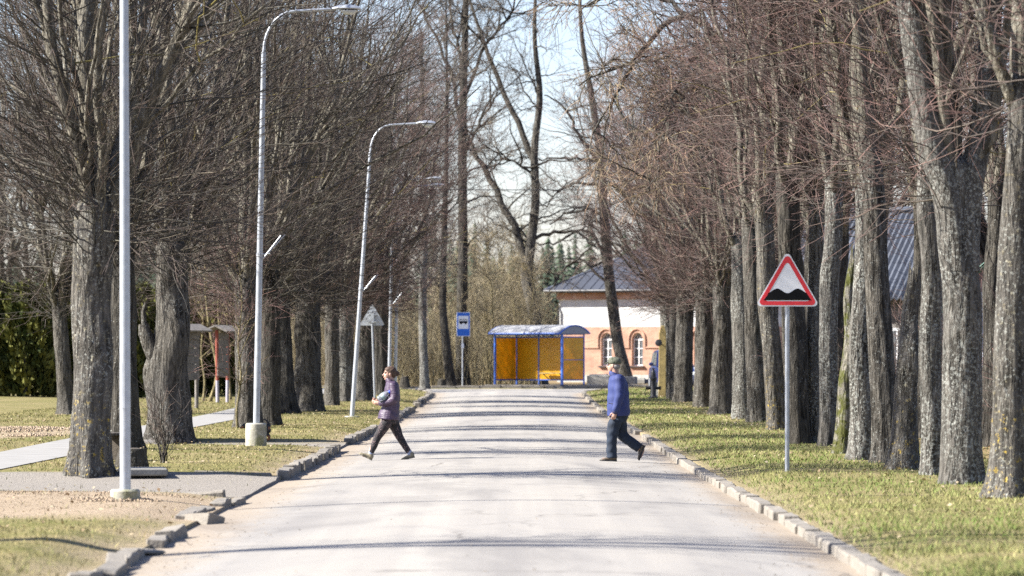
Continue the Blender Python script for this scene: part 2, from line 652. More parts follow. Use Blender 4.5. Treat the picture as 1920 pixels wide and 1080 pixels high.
def kerb_line(pts, name_parent, jit=0.02, top=0.12, skip=(), seed=0, tilt=0.05):
    """kerb stones one after the other along a polyline of (x, y)"""
    r = random.Random(seed)
    pts = [Vector((p[0], p[1], 0)) for p in pts]
    s = 0.0
    k = 0
    for a, b_ in zip(pts[:-1], pts[1:]):
        L = (b_ - a).length
        d = (b_ - a).normalized()
        n = max(1, round(L / 1.0))
        for i in range(n):
            k += 1
            if k in skip:
                continue
            c = a + d * (L * (i + 0.5) / n)
            o = bpy.data.objects.new("kerb_stone", r.choice(STONES))
            o.location = (c.x + r.gauss(0, jit), c.y + r.gauss(0, jit * .5), float(prof(c.y)) + top - 0.15 + r.gauss(0, jit * 0.45))
            o.rotation_euler = (r.gauss(0, tilt * .5), r.gauss(0, tilt), math.atan2(-d.x, d.y) + r.gauss(0, jit * 1.3))
            o.scale = (1, (L / n) / 1.0 * r.uniform(0.985, 1.01), r.uniform(0.95, 1.05))
            link(o, name_parent)


def kerb(name):
    o = bpy.data.objects.new(name, None)
    link(o)
    return tag(o, kind="structure")


kr = kerb("kerb_right")
kerb_line([(2.75, 28), (2.75, 43)], kr, 0.009, 0.088, (), 1, 0.025)
kerb_line([(2.73, 43.4), (2.69, 55), (2.67, 66), (2.71, 79)], kr, 0.009, 0.088, (), 2, 0.025)
kerb_line([(2.72, 79.5), (2.72, 88)], kr, 0.009, 0.088, (4,), 3, 0.025)
kerb_line([(2.72, 92), (2.73, 120), (2.75, 163), (2.84, 168), (3.14, 172), (3.67, 175.5)], kr, 0.009, 0.088, (13,), 4, 0.025)
kl = kerb("kerb_left")
kerb_line([(-3.10, 28), (-3.12, 35.5)], kl, 0.03, 0.075, (3,), 5, 0.08)
kerb_line([(-3.12, 37), (-3.14, 39.4)], kl, 0.03, 0.07, (), 6, 0.08)
kerb_line([(-3.35, 42.6), (-3.12, 48.6)], kl, 0.035, 0.07, (4,), 7, 0.08)
kerb_line([(-3.12, 57.9), (-3.10, 75.6)], kl, 0.016, 0.135, (), 8, 0.06)
kerb_line([(-3.13, 81.6), (-3.10, 98.0)], kl, 0.018, 0.135, (), 9, 0.06)
kerb_line([(-3.10, 102), (-3.10, 122), (-3.12, 131)], kl, 0.04, 0.14, (6, 15), 10, 0.07)
kerb_line([(-3.12, 138), (-3.12, 163), (-3.25, 168), (-3.6, 172), (-4.0, 175.3)], kl, 0.04, 0.13, (11,), 11, 0.06)
kd = kerb("kerb_drive")
kerb_line([(-3.25, 57.75), (-9.5, 57.75)], kd, 0.03, 0.115, (4,), 12, 0.08)
kerb_line([(-3.3, 49.4), (-4.0, 49.45)], kd, 0.03, 0.08, (), 13, 0.1)
kerb_line([(-4.1, 49.6), (-5.0, 49.5)], kd, 0.03, 0.07, (), 14, 0.1)
kerb_line([(-5.6, 49.6), (-8.2, 49.5)], kd, 0.03, 0.10, (), 15, 0.06)
kerb_line([(-3.3, 81.3), (-6.9, 81.3)], kd, 0.03, 0.09, (), 16, 0.06)
kf = kerb("kerb_far")
kerb_line([(-14, Y_FAR), (-1.5, Y_FAR)], kf, 0.03, 0.12, (), 17)
kerb_line([(-1.5, Y_FAR), (14, Y_FAR)], kf, 0.025, 0.15, (), 18)
kerb_line([(3.9, 175.7), (16, 175.8)], kf, 0.025, 0.11, (), 19)
kerb_line([(-4.1, 175.6), (-9, 175.6)], kf, 0.03, 0.11, (), 20)


# ------------------------------------------------------------------ grass and litter
def blades(name, n, xr, yr, keep, hmin, hmax, w, seed, bias=1.0):
    r = np.random.default_rng(seed)
    u = r.random(n) ** bias
    y = yr[0] + (yr[1] - yr[0]) * u
    x = r.uniform(xr[0], xr[1], n)
    k = keep(x, y) > r.random(n)
    x, y = x[k], y[k]
    n = len(x)
    z = zg(x, y) - 0.01
    hgt = r.uniform(hmin, hmax, n) * (0.75 + 0.5 * np.clip(wav(x, y, seed + 1, 1.6) + .5, 0, 1))
    a = r.uniform(0, 6.283, n)
    lean = r.normal(0, 0.55, (n, 2)) * hgt[:, None]
    ww = w * (0.6 + 0.8 * r.random(n)) * (0.55 + y / 90.0)
    dx, dy = np.cos(a) * ww / 2, np.sin(a) * ww / 2
    V = np.empty((n, 3, 3))
    V[:, 0] = np.stack([x - dx, y - dy, z], -1)
    V[:, 1] = np.stack([x + dx, y + dy, z], -1)
    V[:, 2] = np.stack([x + lean[:, 0], y + lean[:, 1], z + hgt], -1)
    t = np.clip(0.42 + 0.55 * wav(x, y, seed + 2, 0.8) + 0.3 * wav(x, y, seed + 3, 3.0) + r.normal(0, 0.25, n), 0, 1)
    Q = np.arange(3 * n).reshape(-1, 3)
    return arr_mesh(name, V.reshape(-1, 3), Q, {"dry": np.repeat(t, 3)}, False)


def mat_grass(name, green, straw):
    m, nt, b = nodes(name)
    c = mix(nt, attr(nt, "dry"), green, straw)
    lk(nt, c, b.inputs["Base Color"])
    b.inputs["Roughness"].default_value = 0.75
    b.inputs["Specular IOR Level"].default_value = 0.2
    return m


def keep_right(x, y):
    g = (x > RR + 0.22) * 1.0
    g = g * (1 - 0.6 * smooth(0.75, 0.1, np.abs(x - 5.6)) * (wav(x, y, 64, 2.0) > -.1))      # thin under the limes
    return g * (1 - 0.75 * litter_f(x, y)) * np.clip(0.75 + 0.5 * wav(x, y, 61, 1.1), 0.15, 1) * (y < 175)


def keep_left(x, y):
    g = (x < RL - 0.25) * 1.0
    p = (x > -8.4) & (x < -6.9) & (y > 58)
    return g * (1 - p) * (1 - 0.97 * drive_f(x, y)) * (1 - 0.93 * soil_f(x, y)) * np.clip(0.75 + 0.5 * wav(x, y, 62, 1.1), 0.15, 1) * (y < 175)


MG1 = mat_grass("grass_right", (0.105, 0.155, 0.03), (0.30, 0.27, 0.115))
MG2 = mat_grass("grass_left", (0.10, 0.12, 0.03), (0.31, 0.25, 0.115))
g1 = obj("grass_right", blades("grass_right", 150000, (2.9, 9), (30, 176), keep_right, 0.025, 0.07, 0.012, 71, 1.7), MG1)
tag(g1, "short green and straw grass on the verge right of the road", "grass", kind="stuff")
g2 = obj("grass_left", blades("grass_left", 165000, (-14, -3.1), (30, 176), keep_left, 0.02, 0.06, 0.012, 75, 1.5), MG2)
tag(g2, "short dry grass on the verge left of the road", "grass", kind="stuff")


def litter(name, n, xr, yr, keep, seed, size=(0.018, 0.042)):
    r = np.random.default_rng(seed)
    x = r.uniform(*xr, n)
    y = r.uniform(*yr, n)
    k = keep(x, y) > r.random(n)
    x, y = x[k], y[k]
    n = len(x)
    z = zg(x, y) + r.uniform(0.012, 0.05, n)
    nrm = np.stack([r.normal(0, .45, n), r.normal(0, .45, n), np.ones(n)], -1)
    nrm /= np.linalg.norm(nrm, axis=1)[:, None]
    t = np.cross(nrm, r.normal(0, 1, (n, 3)))
    t /= np.linalg.norm(t, axis=1)[:, None]
    b_ = np.cross(nrm, t)
    s = r.uniform(*size, n)[:, None]
    c = np.stack([x, y, z], -1)
    V = np.stack([c - t * s, c - b_ * s * .6 + nrm * s * .2, c + t * s, c + b_ * s * .6 + nrm * s * .2], 1)
    return arr_mesh(name, V.reshape(-1, 3), np.arange(4 * n).reshape(-1, 4), {"dry": np.repeat(r.random(n), 4)}, False)


MLEAF = mat_grass("dead_leaves", (0.17, 0.11, 0.06), (0.40, 0.33, 0.22))
l1 = obj("leaf_litter_right", litter("leaf_litter_right", 11000, (3.0, 10), (36, 175),
         lambda x, y: 0.10 + 0.45 * smooth(0.9, 0.1, np.abs(x - 5.6)) + 0.7 * litter_f(x, y) + 0.45 * smooth(90, 130, y), 81), MLEAF)
tag(l1, "dry fallen leaves scattered over the right verge", "leaves", kind="stuff")
l2 = obj("leaf_litter_left", litter("leaf_litter_left", 13000, (-13, -3.2), (36, 175),
         lambda x, y: (0.4 + 0.3 * wav(x, y, 90, 1)) * (1 - drive_f(x, y)) * (1 - ((x > -8.4) & (x < -6.9) & (y > 58))), 83, (0.015, 0.035)), MLEAF)
tag(l2, "dry fallen leaves scattered over the left verge", "leaves", kind="stuff")


def road_grit():
    r = np.random.default_rng(88)
    n = 1500
    y = 31 + 140 * r.random(n) ** 1.5
    el, er = road_edges(y)
    d = 0.12 + np.abs(r.normal(0, .35, n))
    x = np.where(r.random(n) < .5, el + d, er - d)
    far = r.random(n) < .12
    x = np.where(far, r.uniform(-2.6, 2.4, n), x)
    z = zroad(x, y) + 0.016
    a = r.uniform(0, 6.283, n)
    s = r.uniform(.004, .015, n)
    k = np.stack([np.stack([x + s * np.cos(a + q), y + s * np.sin(a + q), z + (q == 3.14) * s * .6], -1) for q in (0, 1.3, 3.14, 4.6)], 1)
    o = obj("road_grit", arr_mesh("road_grit", k.reshape(-1, 3), np.arange(4 * n).reshape(-1, 4), {"dry": np.repeat(r.random(n), 4)}, False),
            mat_grass("grit_and_leaf_scraps", (0.05, 0.04, 0.03), (0.26, 0.20, 0.13)))
    tag(o, "grit and leaf scraps lying along the road edges", "grit", kind="stuff")


road_grit()


def clods(name, spots, mat, label, seed):
    """loose crumbs of earth, one mass"""
    r = np.random.default_rng(seed)
    mb = MB()
    for cx, cy, rx, ry, n, s0 in spots:
        for _ in range(n):
            a, q = r.uniform(0, 6.28), math.sqrt(r.random())
            x, y = cx + rx * q * math.cos(a), cy + ry * q * math.sin(a)
            s = s0 * r.uniform(0.4, 1.3)
            z = float(zg(x, y)) + s * 0.1 + 0.10 * (1 - q) * (s0 / 0.07)
            vs = [Vector((x, y, z)) + Vector(v) * s * r.uniform(.6, 1.2) for v in ((1, 0, 0), (0, 1, 0), (-1, 0, 0), (0, -1, 0), (0, 0, .8), (0, 0, -.8))]
            mb.add(vs, [(0, 1, 4), (1, 2, 4), (2, 3, 4), (3, 0, 4), (1, 0, 5), (2, 1, 5), (3, 2, 5), (0, 3, 5)])
    o = mb.build(name, mat)
    return tag(o, label, "soil", kind="stuff")


M_SOIL = simple("loose_soil", (0.27, 0.205, 0.14), 1.0, 0, 0.35, 9, 0.6)
clods("loose_soil", [(-5.8, 48.2, 2.4, .8, 900, 0.014), (-4.3, 46.3, .5, .35, 350, 0.022), (-5.2, 45, 2.2, 2.5, 700, 0.009)], M_SOIL,
      "crumbly orange-brown earth around the foot of the nearest lamp post", 5)
clods("soil_heap", [(-10.6, 92, 1.2, 3, 500, 0.04), (-9.4, 84, .6, 1.2, 300, 0.035), (-12, 84, 2, 3, 300, 0.03)], M_SOIL,
      "dug-over brown earth heap beyond the footpath at the left edge", 6)

# ------------------------------------------------------------------ tree growing
def nrm(a):
    return a / np.maximum(np.linalg.norm(a, axis=-1, keepdims=True), 1e-9)


def tubes(P, Rd, sides):
    """P (N,K,3), Rd (N,K) -> verts, quads"""
    N, K, _ = P.shape
    T = nrm(np.gradient(P, axis=1))
    ref = np.zeros_like(T)
    up = np.abs(T[..., 2]) > 0.9
    ref[..., 2] = ~up
    ref[..., 0] = up
    ref = ref[:, :1].repeat(K, 1)
    U = nrm(np.cross(T, ref))
    Vv = np.cross(T, U)
    a = np.arange(sides) * 2 * np.pi / sides
    V = P[:, :, None] + Rd[:, :, None, None] * (np.cos(a)[None, None, :, None] * U[:, :, None] + np.sin(a)[None, None, :, None] * Vv[:, :, None])
    b = (np.arange(N) * K * sides)[:, None, None] + (np.arange(K - 1) * sides)[None, :, None]
    k = np.arange(sides)[None, None]
    k2 = (k + 1) % sides
    Q = np.stack([b + k, b + k2, b + sides + k2, b + sides + k], -1).reshape(-1, 4)
    return V.reshape(-1, 3), Q


def grow(r, S, Dv, L, bend, K, wob=0.05):
    """curved shoots from S along Dv with length L, bent by `bend` and wobbling"""
    t = np.linspace(0, 1, K)[None, :, None]
    P = S[:, None] + Dv[:, None] * L[:, None, None] * t + bend[:, None] * L[:, None, None] * t * t
    w = r.normal(0, 1, (len(S), K, 3)).cumsum(1)
    w -= w[:, :1]
    return P + w * (wob * L / K ** 0.5)[:, None, None]


def along(P, i, t):
    K = P.shape[1]
    f = t * (K - 1)
    k = np.clip(f.astype(int), 0, K - 2)
    a, b = P[i, k], P[i, k + 1]
    return a + (b - a) * (f - k)[:, None], nrm(b - a)


def side(r, T, ang):
    q = nrm(np.cross(T, r.normal(0, 1, T.shape)))
    return T * np.cos(ang)[:, None] + q * np.sin(ang)[:, None]


def taper(N, K, r0, r1):
    t = np.linspace(0, 1, K)[None]
    return np.asarray(r0).reshape(-1, 1) * (1 - t) + np.asarray(r1).reshape(-1, 1) * t + np.zeros((N, K))


class Bag:
    def __init__(s):
        s.V, s.Q, s.tip, s.lich, s.var, s.n = [], [], [], [], [], 0
        s.r = np.random.default_rng(17)

    def add(s, P, Rd, sides, tip, lich=0.0):
        V, Q = tubes(P, Rd, sides)
        s.V.append(V)
        s.Q.append(Q + s.n)
        s.n += len(V)
        N, K = Rd.shape
        s.tip.append((np.asarray(tip) + np.zeros((N, K)))[..., None].repeat(sides, -1).ravel())
        s.var.append((s.r.random((N, 1)) * 0.75 + 0.25 * s.r.random((N, K)))[..., None].repeat(sides, -1).ravel())  # random brightness per shoot, for the highlights painted in twig_mat
        s.lich.append((np.asarray(lich) + np.zeros((N, 1)))[..., None].repeat(K, 1).repeat(sides, -1).ravel())

    def mesh(s, name):
        return arr_mesh(name, np.concatenate(s.V), np.concatenate(s.Q),
                        {"tip": np.concatenate(s.tip), "lich": np.concatenate(s.lich), "var": np.concatenate(s.var)})


def twiggery(r, bag, B, n2, n3, l2, l3, r2, r3, tipc=(0.35, 1.0), lich=0.0, up=0.0, hang=0.0):
    """two orders of twigs on the branches B"""
    N = len(B)
    m = int(N * n2)
    i = r.integers(0, N, m)
    p, T = along(B, i, r.uniform(0.12, 1, m))
    d = side(r, T, r.uniform(0.35, 0.95, m))
    d[:, 2] += up - hang * r.random(m)
    d = nrm(d)
    L = r.uniform(l2[0], l2[1], m)
    bd = np.zeros((m, 3))
    bd[:, 2] = r.uniform(-0.05, 0.25, m) - hang
    P = grow(r, p, d, L, bd, 4, 0.07)
    bag.add(P, taper(m, 4, r2, r3 * 1.1), 3, tipc[0] + (tipc[1] - tipc[0]) * np.linspace(0, 1, 4)[None] * 0.8, (r.random((m, 1)) < lich) * 0.8)
    k = int(m * n3)
    i = r.integers(0, m, k)
    p, T = along(P, i, r.uniform(0.15, 1, k))
    d = side(r, T, r.uniform(0.35, 0.9, k))
    d[:, 2] += up - hang * r.random(k)
    P3 = grow(r, p, nrm(d), r.uniform(l3[0], l3[1], k), np.zeros((k, 3)), 2, 0.0)
    bag.add(P3, taper(k, 2, r3, r3 * 0.7), 3, tipc[1])


def lime_crown(seed, n_stem, spread, stem_len, stem_r, nb, blen, head_shoots, n2, n3, leader=0.0, droop=0.0, b0=0.02, elev=(5, 50), bundle=0.0):
    """limbs and twigs above the head of a lime; origin at the head"""
    r = np.random.default_rng(seed)
    lb, tb = Bag(), Bag()
    az = np.arange(n_stem) * 2 * np.pi / n_stem + r.uniform(0, 6, 1) + r.normal(0, .3, n_stem)
    tilt = np.radians(r.uniform(spread[0], spread[1], n_stem))
    S = np.stack([np.cos(az) * .1, np.sin(az) * .1, r.uniform(-.5, .05, n_stem)], -1)
    D = np.stack([np.cos(az) * np.sin(tilt), np.sin(az) * np.sin(tilt), np.cos(tilt)], -1)
    L = r.uniform(stem_len[0], stem_len[1], n_stem)
    bd = np.stack([-D[:, 0] * .35, -D[:, 1] * .35, 0.12 + 0 * az], -1)
    P = grow(r, S, D, L, bd, 12, 0.035)
    R0 = stem_r * r.uniform(0.7, 1.15, n_stem)
    if leader > 0:
        Pl = grow(r, np.array([[0, 0, -.4]]), np.array([[r.normal(0, .05), r.normal(0, .05), 1.0]]), np.array([stem_len[1]]), np.zeros((1, 3)), 12, 0.03)
        P = np.concatenate([Pl, P])
        R0 = np.concatenate([[leader], R0])
    lb.add(P, taper(len(P), 12, R0, R0 * 0.22), 9, 0.0)
    # forked sub-limbs
    nf = n_stem * 4
    i = r.integers(0, len(P), nf)
    p, T = along(P, i, r.uniform(.04, .75, nf))
    D = side(r, T, r.uniform(.35, .8, nf))
    D[:, 2] = np.abs(D[:, 2]) + .15
    bd = np.zeros((nf, 3))
    bd[:, 2] = r.uniform(0, .45, nf)
    Fk = grow(r, p, nrm(D), r.uniform(1.8, 4.2, nf), bd, 12, 0.05)
    lb.add(Fk, taper(nf, 12, r.uniform(.028, .05, nf), .010), 6, 0.0)
    P = np.concatenate([P, Fk])
    R0 = np.concatenate([R0, np.full(nf, .045)])
    # side branches
    ns = len(P)
    wgt = R0 ** 0.6
    i = r.choice(ns, nb, p=wgt / wgt.sum())
    t = b0 + (0.98 - b0) * r.random(nb) ** 0.9
    p, T = along(P, i, t)
    out = p[:, :2] / np.maximum(np.linalg.norm(p[:, :2], axis=1, keepdims=True), .05)
    a = np.arctan2(out[:, 1], out[:, 0]) + r.normal(0, 1.15, nb)
    el = np.radians(r.uniform(elev[0], elev[1], nb) + 12 * t)
    D = np.stack([np.cos(a) * np.cos(el), np.sin(a) * np.cos(el), np.sin(el)], -1)
    L = (blen[0] + (blen[1] - blen[0]) * t) * r.uniform(0.45, 1.1, nb)
    bd = np.zeros((nb, 3))
    bd[:, 2] = r.uniform(-0.2, 0.28, nb) - droop * r.random(nb)
    B = grow(r, p, D, L, bd, 7, 0.05)
    tb.add(B, taper(nb, 7, 0.0085 * (L / 2.5) ** .6 + .003, 0.0032), 4, np.linspace(0, .35, 7)[None], (r.random((nb, 1)) < .035) * .5)
    if head_shoots:
        n = head_shoots
        a = r.uniform(0, 6.283, n)
        el = np.radians(r.uniform(-12, 60, n))
        D = np.stack([np.cos(a) * np.cos(el), np.sin(a) * np.cos(el), np.sin(el)], -1)
        S = np.stack([np.cos(a) * .2, np.sin(a) * .2, r.uniform(-.6, .4, n)], -1)
        L = r.uniform(0.7, 2.6, n)
        bd = np.zeros((n, 3))
        bd[:, 2] = r.uniform(-0.15, 0.35, n)
        H = grow(r, S, D, L, bd, 7, 0.05)
        tb.add(H, taper(n, 7, 0.009, 0.003), 4, np.linspace(0, .3, 7)[None])
        B = np.concatenate([B, H])
    twiggery(r, tb, B, n2, n3, (0.3, 1.25), (0.12, 0.45), 0.0042, 0.0028)
    return lb.mesh("limbs"), tb.mesh("crown")


CR = {}
for k in range(3):
    CR["pollard%d" % k] = lime_crown(100 + k, 6, (6, 32), (6.0, 8.0), 0.085, 430, (3.5, 1.3), 90, 4.6, 0.9, 0.125)
for k in range(2):
    CR["tall%d" % k] = lime_crown(200 + k, 3, (5, 20), (6.5, 8.5), 0.10, 230, (3.0, 1.6), 30, 4.8, 0.9, 0.155, 0.25, 0.06, (-5, 45))
CR["sparse"] = lime_crown(260, 4, (8, 28), (6, 8.5), 0.09, 100, (2.6, 1.4), 10, 5, 0.6, 0.13, 0.1, 0.1)


def trunk_mesh(path, radii, seed, sides=40, flare=0.35, lump=0.06, dome=True, rings=44):
    """bark-covered trunk along a path of local points with root flare and uneven outline"""
    r = random.Random(seed)
    path = [Vector(p) for p in path]
    n = len(path)
    seg = [(path[i + 1] - path[i]).length for i in range(n - 1)]
    tot = sum(seg)
    lob = [(r.randint(2, 7), r.uniform(0, 6.28), r.uniform(-.8, .8), r.uniform(.3, 1)) for _ in range(6)]
    fl = [(r.randint(3, 6), r.uniform(0, 6.28)) for _ in range(2)]
    bumps = [(r.uniform(0, 6.28), r.uniform(.5, tot), r.uniform(.25, .6), r.uniform(.5, 1.8)) for _ in range(5)]
    ridge, fur = (15, 0.05) if sides > 30 else (6, 0.03)
    V = []
    for j in range(rings + 1):
        s = tot * (j / rings) ** 1.25
        q, i = s, 0
        while i < n - 2 and q > seg[i]:
            q -= seg[i]
            i += 1
        f = min(q / seg[i], 1)
        p0, p1, p2, p3 = path[max(i - 1, 0)], path[i], path[i + 1], path[min(i + 2, n - 1)]
        c = 0.5 * ((2 * p1) + (p2 - p0) * f + (2 * p0 - 5 * p1 + 4 * p2 - p3) * f * f + (3 * p1 - p0 - 3 * p2 + p3) * f ** 3)
        rad = radii[i] * (1 - f) + radii[i + 1] * f
        fx = (0.12 + 1.25 * flare) * math.exp(-s / 0.30)
        for k in range(sides):
            a = 2 * math.pi * k / sides
            d = sum(w * math.sin(m * a + ph + tw * s) for m, ph, tw, w in lob) / 3
            rr = rad * (1 + lump * d + fx * (0.75 + 0.5 * sum(math.sin(m * a + ph) for m, ph in fl) / 2))
            for ba, bs, bw, bh in bumps:
                da = (a - ba + math.pi) % (2 * math.pi) - math.pi
                rr += rad * lump * 1.6 * bh * math.exp(-(da / 0.5) ** 2 - ((s - bs) / bw) ** 2)
            rr += rad * (r.gauss(0, 0.010) + fur * (abs(math.sin(ridge * a / 2 + 1.1 * math.sin(s * 2.3 + a) + .7 * math.sin(s * 5.1 + 2 * a))) - .6))
            V.append(c + Vector((math.cos(a), math.sin(a), 0)) * rr - Vector((0, 0, 0.10 if j == 0 else 0)))
    F = [(j * sides + k, j * sides + (k + 1) % sides, (j + 1) * sides + (k + 1) % sides, (j + 1) * sides + k) for j in range(rings) for k in range(sides)]
    if dome:
        top = sum((V[-sides + k] for k in range(sides)), Vector()) / sides
        b = len(V)
        for k in range(sides):
            V.append(top + (V[b - sides + k] - top) * 0.6 + Vector((0, 0, radii[-1] * .55)))
        V.append(top + Vector((0, 0, radii[-1] * .75)))
        F += [(b - sides + k, b - sides + (k + 1) % sides, b + (k + 1) % sides, b + k) for k in range(sides)]
        F += [(b + k, b + (k + 1) % sides, b + sides) for k in range(sides)]
    me = bpy.data.meshes.new("trunk")
    me.from_pydata([tuple(v) for v in V], [], F)
    set_smooth(me)
    return me


def tree(px, py, wpx, head, crown, label, mat=M_BARK, lean=(0, 0), sc=1.0, seed=0, top=0.8, flare=0.3, lump=0.06, twig=None,
         pos=None, group="lime trees along the road", crook=0.022, rot=None, jag=False, cat="tree", name="lime_tree", diam=None, mid=None):
    g = Vector(pos) if pos is not None else ground_at(px, py)
    if pos is not None:
        g.z = float(zg(g.x, g.y))
    r = random.Random(seed + 991)
    rad = (diam if diam else wpx * g.y / FPX * (1.10 if px > 960 else 1.06)) / 2
    root = thing(name, label, cat, (g.x, g.y, g.z), 0, group)
    lx, ly = lean
    path = [(0, 0, 0)]
    for f in (0.15, .35, .6, .8, 1.0):
        path.append((lx * f * head + r.gauss(0, crook) * (f > .2), ly * f * head + r.gauss(0, crook) * (f > .2), head * f))
    if mid:
        path = [(0, 0, 0)] + [(x, y, z) for x, y, z in mid]
        head = path[-1][2]
    n = len(path)
    radii = [rad * (1.0 - (1 - top) * i / (n - 1)) for i in range(n)]
    if crown and crown.startswith("pollard"):
        radii[-1] *= 1.12
    elif crown and not mid:                       # the trunk runs on into its leader
        lead = 0.16 * sc
        radii[-1] = min(radii[-1], lead * 1.15)
        radii[-2] = (radii[-2] * 1.6 + radii[-1]) / 2.6
    tme = trunk_mesh(path, radii, seed, flare=flare, lump=lump, dome=not jag)
    if jag:                                       # splintered top
        top_z = path[-1][2]
        for v in tme.vertices:
            if v.co.z > top_z - .02:
                v.co.z += r.uniform(-.12, .32)
                v.co.x += (path[-1][0] - v.co.x) * .35
    obj("trunk", tme, mat, root)
    if crown:
        lm, tm = CR[crown]
        a = r.uniform(0, 6.28) if rot is None else rot
        for nm, me, m_ in (("limbs", lm, M_LIMB), ("crown", tm, twig or M_TWIG)):
            o = bpy.data.objects.new(nm, me)
            if not me.materials:
                me.materials.append(m_)
            link(o, root)
            o.location = path[-1]
            o.rotation_euler = (0, 0, a)
            o.scale = (sc, sc, sc)
            o.material_slots[0].link = 'OBJECT'
            o.material_slots[0].material = m_
    return root


# ------------------------------------------------------------------ the left-hand row
P = "pollard%d"
tree(168, 886, 70, 3.6, P % 0, "thick furrowed lime with yellow lichen left of the nearest lamp post", M_BARKY, (0.02, 0), 1.15, 1, 0.95, 0.25)
tree(236, 842, 50, 3.7, P % 1, "dark lime trunk directly behind the nearest lamp post", M_BARKD, (-.02, 0), 1.12, 2, 0.9, 0.4)
L2 = tree(316, 827, 76, 3.7, P % 2, "gnarled swollen lime with a broken stub on its left side", M_BARK, (0.02, 0), 1.15, 3, 0.66, 0.25, 0.15)
tree(466, 801, 44, 3.3, P % 0, "lime with pale bark on the left of the pole standing in a concrete drum", M_BARK, (-.01, 0), 1.12, 4, 0.85, 0.3)
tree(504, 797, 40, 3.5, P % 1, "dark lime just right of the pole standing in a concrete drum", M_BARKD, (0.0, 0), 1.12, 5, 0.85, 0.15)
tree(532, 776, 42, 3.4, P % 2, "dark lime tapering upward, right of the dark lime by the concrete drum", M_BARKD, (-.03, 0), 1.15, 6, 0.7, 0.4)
tree(580, 771, 46, 3.3, P % 1, "lime with reddish bark at its foot, left of the leaning lamp post", M_BARK, (-.01, 0), 1.15, 7, 0.85, 0.2, 0.1)
tree(622, 760, 26, 3.4, P % 0, "slim grey lime second to the left of the leaning lamp post", M_BARK, (0.0, 0), 1.15, 8, 0.9, 0.15, twig=M_TWIGR)
tree(648, 752, 32, 3.4, P % 2, "grey lime whose foot shows just left of the leaning lamp post", M_BARKL, (0.0, 0), 1.15, 9, 0.9, 0.15, twig=M_TWIGR)
tree(684, 750, 32, 3.4, P % 1, "rough grey lime between leaning lamp post and the back of the triangular sign", M_BARK, (0.0, 0), 1.15, 10, 0.9, 0.25, twig=M_TWIGR)
tree(714, 741, 26, 3.5, P % 0, "dark lime with a bulging head behind the back of the triangular sign", M_BARKD, (0.0, 0), 1.1, 11, 1.1, 0.2, 0.12, twig=M_TWIGR)
tree(0, 0, 0, 3.3, P % 1, "forked lime leaning left behind the nearest thick lime", M_BARK, (-.07, 0), 1.15, 12, 0.8, 0.3, pos=(-12.2, 117, 0), diam=0.46)
tree(0, 0, 0, 3.4, P % 2, "lime behind the yellow-lichened lime, half hidden by it", M_BARK, (.02, 0), 1.15, 13, 0.8, 0.3, pos=(-11.6, 122, 0), diam=0.5)
tree(0, 0, 0, 3.6, P % 0, "lime in the garden above the clipped thuja hedge", M_BARK, (0, 0), 1.3, 14, pos=(-16.0, 172, 0), diam=0.5, group="limes behind the thuja hedge")
tree(0, 0, 0, 3.6, P % 1, "lime in the garden above the clipped thuja hedge", M_BARK, (0, 0), 1.3, 15, pos=(-21.5, 178, 0), diam=0.5, group="limes behind the thuja hedge")
tree(0, 0, 0, 3.6, P % 2, "lime in the garden above the clipped thuja hedge", M_BARK, (0, 0), 1.3, 16, pos=(-11.5, 190, 0), diam=0.5, group="limes behind the thuja hedge", twig=M_TWIGR)
for k, (x, y) in enumerate(((-6.9, 35.0), (-7.4, 27.5))):
    tree(0, 0, 0, 3.3, "sparse", "lime beyond the left edge whose shadow lies across the foreground road", M_BARK, (0, 0), 1.0, 20 + k, pos=(x, y, 0), diam=0.5, group="limes outside the left edge")

# the broken stub on the gnarled lime
mb = MB()
rr_ = 76 * L2.location.y / FPX / 2
mb.tube([(-.20, -.05, 1.55), (-.34, -.10, 1.85), (-.44, -.12, 2.05), (-.46, -.12, 2.22)], [.20, .17, .13, .10], 12)
mb.tube([(-.44, -.12, 2.1), (-.47, -.12, 2.45), (-.42, -.12, 2.62)], [.06, .045, .03], 8)
mb.build("broken_stub", M_BARK, L2, True)

# ------------------------------------------------------------------ the right-hand row
T_ = "tall%d"
tree(1893, 932, 72, 4.6, T_ % 0, "pale lichened lime at the right edge, nearest of the right row", M_BARKY, (0.03, 0), 1.0, 31, 0.62, 0.3, twig=M_TWIGR)
tree(1803, 907, 66, 3.9, T_ % 1, "stout lime forking into two limbs, second from the right edge", M_BARKL, (-.02, 0), 1.0, 32, 0.95, 0.25, twig=M_TWIGR)
tree(1750, 890, 38, 4.4, T_ % 0, "narrow pale lime pressed against the stout forked lime", M_BARKL, (-.01, 0), 0.95, 33, 0.9, 0.3, twig=M_TWIGR)
fk = [o for o in bpy.data.objects if o.get("label", "").startswith("stout lime forking")][0]
for pts, rad in (([(-.04, 0, 2.7), (-.16, -.02, 3.5), (-.38, -.05, 4.2), (-.55, -.05, 5.2), (-.70, 0, 6.4), (-.75, .1, 8.0)], [.20, .20, .18, .165, .14, .08]),
                 ([(.02, 0, 2.7), (.10, .04, 3.6), (.26, .08, 4.4), (.36, .12, 5.4), (.40, .1, 6.6), (.42, .1, 8.0)], [.19, .17, .15, .14, .12, .08])):
    obj("forked_limb", trunk_mesh(pts, rad, 77 + len(fk.children), 24, 0.0, 0.05, rings=26), M_BARKL, fk)
sn = tree(1692, 880, 50, 2.55, None, "broken-off leaning trunk without crown between two limes", M_BARKY, (0.06, 0), 1, 34, 0.5, 0.35, 0.14, jag=True, cat="tree trunk", name="broken_trunk", group=None)
tree(1664, 868, 46, 4.8, T_ % 1, "straight grey lime left of the broken leaning trunk", M_BARK, (-.05, 0), 0.95, 35, 0.8, 0.3, twig=M_TWIGR)
